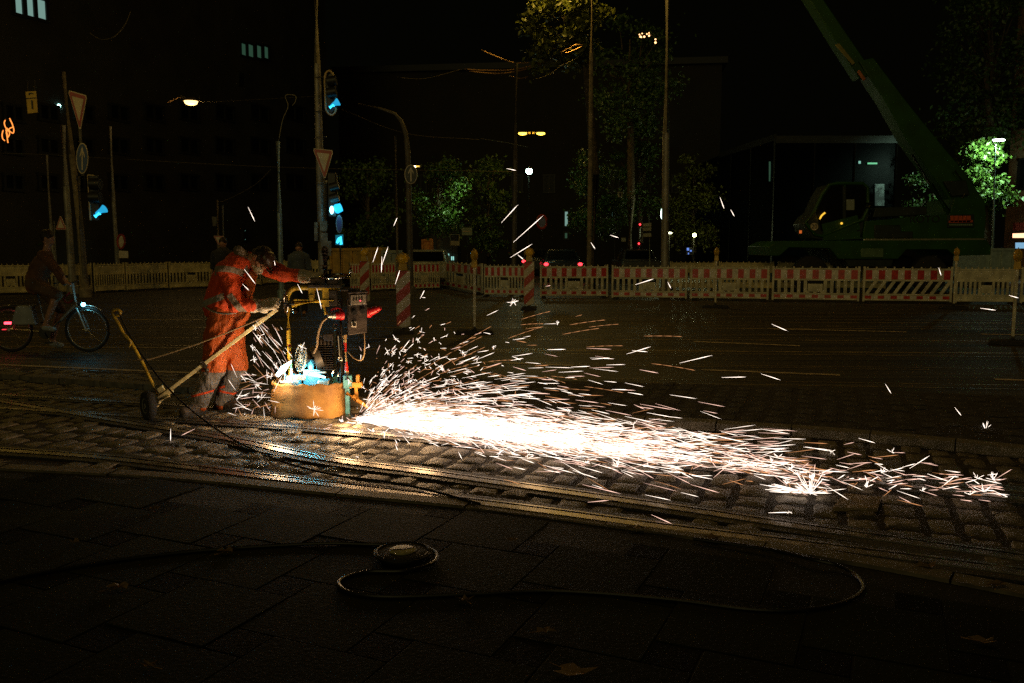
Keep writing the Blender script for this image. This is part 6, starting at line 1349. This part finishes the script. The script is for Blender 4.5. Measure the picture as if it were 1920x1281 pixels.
for i in range(70):     # long thin orange trails
    el = rg.uniform(.03, .7); az = rg.gauss(.05, .25); v = rg.uniform(5, 11); t = rg.uniform(.03, .35); P_ = [fly(v, az, el, t + .011 * k, .011) for k in range(4)]
    for a, b in P_: 
        if a.z > .06 and b.z > .06: sp_.streak(a, b + (b - a) * .02, .0015, 2)
for i in range(NBACK):   # sparks thrown back to the left, round the skirt
    if rg.random() < .6: c = m_(rg.uniform(440, 520), rg.uniform(700, 785), rg.uniform(-.3, .2)); d = V((rg.uniform(-.6, 1), rg.gauss(0, .2), rg.gauss(.1, .35)))
    else: c = m_(rg.uniform(470, 535), rg.uniform(600, 690), rg.uniform(-.25, .1)); d = V((.6, rg.gauss(0, .2), -.9 + rg.gauss(0, .2)))
    c.z = max(c.z, .05); e = c + d.normalized() * rg.uniform(.03, .2); e.z = max(.045, e.z); sp_.streak(c, e, rg.uniform(.0012, .0022), rg.choice((0, 0, 1, 2)))
    if rg.random() < .07: sp_.burst(c, .05, 7, .0025, rg, 0)
for i in range(260):     # along the ground under and before the jet
    u = rg.random(); c = SRC + jd * (u * JL * 1.15 - .1) - js * rg.expovariate(1 / .14); c.z = .05 + rg.expovariate(1 / .012); d = V((rg.gauss(.5, .6), rg.gauss(0, .5), abs(rg.gauss(0, .25)))).normalized()
    sp_.streak(c, c + d * rg.uniform(.02, .11), rg.uniform(.0018, .003), rg.choice((0, 1, 2)))
    if rg.random() < .12: sp_.burst(c, .05, 7, .0025, rg, 0, True)
for i in range(210):     # far end of the jet
    c = G(rg.uniform(1380, 1890), 0 + rg.gauss(0, 1) * 22 + 872, .05); x = rg.random(); c = G(1350 + 520 * x ** 1.4, 862 + 50 * x ** 1.4 + rg.gauss(0, 17), .06 + rg.expovariate(1 / .04)); d = (jd + V((rg.gauss(0, .25), rg.gauss(0, .3), rg.gauss(0, .28)))).normalized()
    sp_.streak(c, c + d * rg.uniform(.05, .17), rg.uniform(.0014, .0024), rg.choice((0, 1, 1, 2)))
    if rg.random() < .035: sp_.burst(c, .05, 7, .0018, rg, 0, True)
o = sp_.build('spark_shower', SRC); tag(o, 'white hot shower of sparks streaming from the grinder along the rail', 'sparks', kind='stuff')
# separate star shaped bursts
for x, y, L, n, lb, cat in ((1520, 925, .16, 34, 'large bright spark burst on the cobbles in front of the jet', 0), (1848, 806, .08, 14, 'small spark burst far right beyond the median kerb', 0), (963, 567, .07, 12, 'star shaped spark burst hanging under the middle striped beacon', 0), (1862, 900, .07, 12, 'spark burst at the right end of the jet', 0), (1157, 876, .07, 12, 'small spark burst on the cobbles below the jet', 0), (589, 768, .10, 16, 'glowing spark burst on the front of the leather skirt', 1), (1844, 922, .07, 9, 'low spark burst on the rail at the right edge', 0), (567, 651, .06, 10, 'tiny spark burst at the top of the fan grille', 1)):
    s = SP(); c = m_(x, y, -.30) if cat else (G(x, y, .05) if y > 700 else A(x, y, 7.2)); s.burst(c, L, n, .0021, rg, 0, not cat and y > 700)
    if x == 1520:
        for k in range(14): e = c + V((-.02 * rg.random(), 0, 0)); q = c + V((rg.uniform(-.3, -.05), rg.uniform(-.06, .1), rg.uniform(.0, .06))); s.streak(q, q.lerp(e, rg.uniform(.3, .8)), .0035, 0)
    o = s.build('spark_burst', c); tag(o, lb, 'spark burst')
ST = [(465, 388, 478, 416), (940, 418, 972, 383), (962, 455, 1020, 403), (1350, 370, 1358, 392), (1370, 393, 1377, 406), (1108, 455, 1116, 467), (1144, 441, 1160, 446), (957, 483, 999, 457), (1191, 534, 1226, 523), (1252, 529, 1258, 541), (950, 316, 968, 320), (738, 424, 745, 408), (1447, 608, 1477, 621), (1838, 578, 1868, 582), (1760, 502, 1765, 517), (1892, 554, 1910, 559), (320, 804, 320, 828), (971, 478, 982, 487), (1660, 720, 1671, 738), (1790, 764, 1803, 780), (1175, 664, 1221, 650), (1274, 681, 1337, 666), (715, 500, 728, 462), (699, 492, 709, 463), (741, 533, 750, 506), (716, 481, 715, 512), (788, 560, 796, 544), (558, 533, 567, 551), (458, 505, 480, 534), (455, 533, 467, 545), (594, 541, 603, 580), (514, 489, 516, 498), (1353, 708, 1400, 707), (1427, 701, 1464, 713), (1305, 840, 1330, 848), (1610, 822, 1642, 831)]
for x0, y0, x1, y1 in ST:
    s = SP(); near_ = (x0 > 450 and x0 < 610 and y0 < 560); D = 7.35 if near_ else 7.0
    a, b = A(x0, y0, D), A(x1, y1, D); 
    if a.z < .05 or b.z < .05: a = G(x0, y0, .06); b = G(x1, y1, .06)
    s.streak(a, b, .0027, 0); o = s.build('stray_spark', a); tag(o, 'single bright spark streak flying apart from the main shower', 'spark', 'stray sparks')
for o_ in (S_W, S_P, S_O): o_.cycles.emission_sampling = 'FRONT_BACK'

for k, (u, z, pw) in enumerate(((.05, .20, 20), (.8, .32, 11), (1.8, .28, 2.4))):
    q = SRC + jd * u - js * .18; q.z = z; lamp('spark_fill', q, pw, (1, .60, .28), .09, bpy.data.objects['spark_shower'])
q = m_(715, 715, -.32); lamp('spark_fill', q, 11, (1, .58, .24), .08, bpy.data.objects['spark_shower'])  # extra warm lamp added to brighten skirt front and tow bar
q = m_(514, 702, -.27); lamp('spark_fill', q, 12, (1, .6, .26), .06, bpy.data.objects['spark_shower'])  # fill lamp added by the back sparks to lift the worker's face
for o_ in (S_W, S_P, S_O): o_.cycles.emission_sampling = 'NONE'
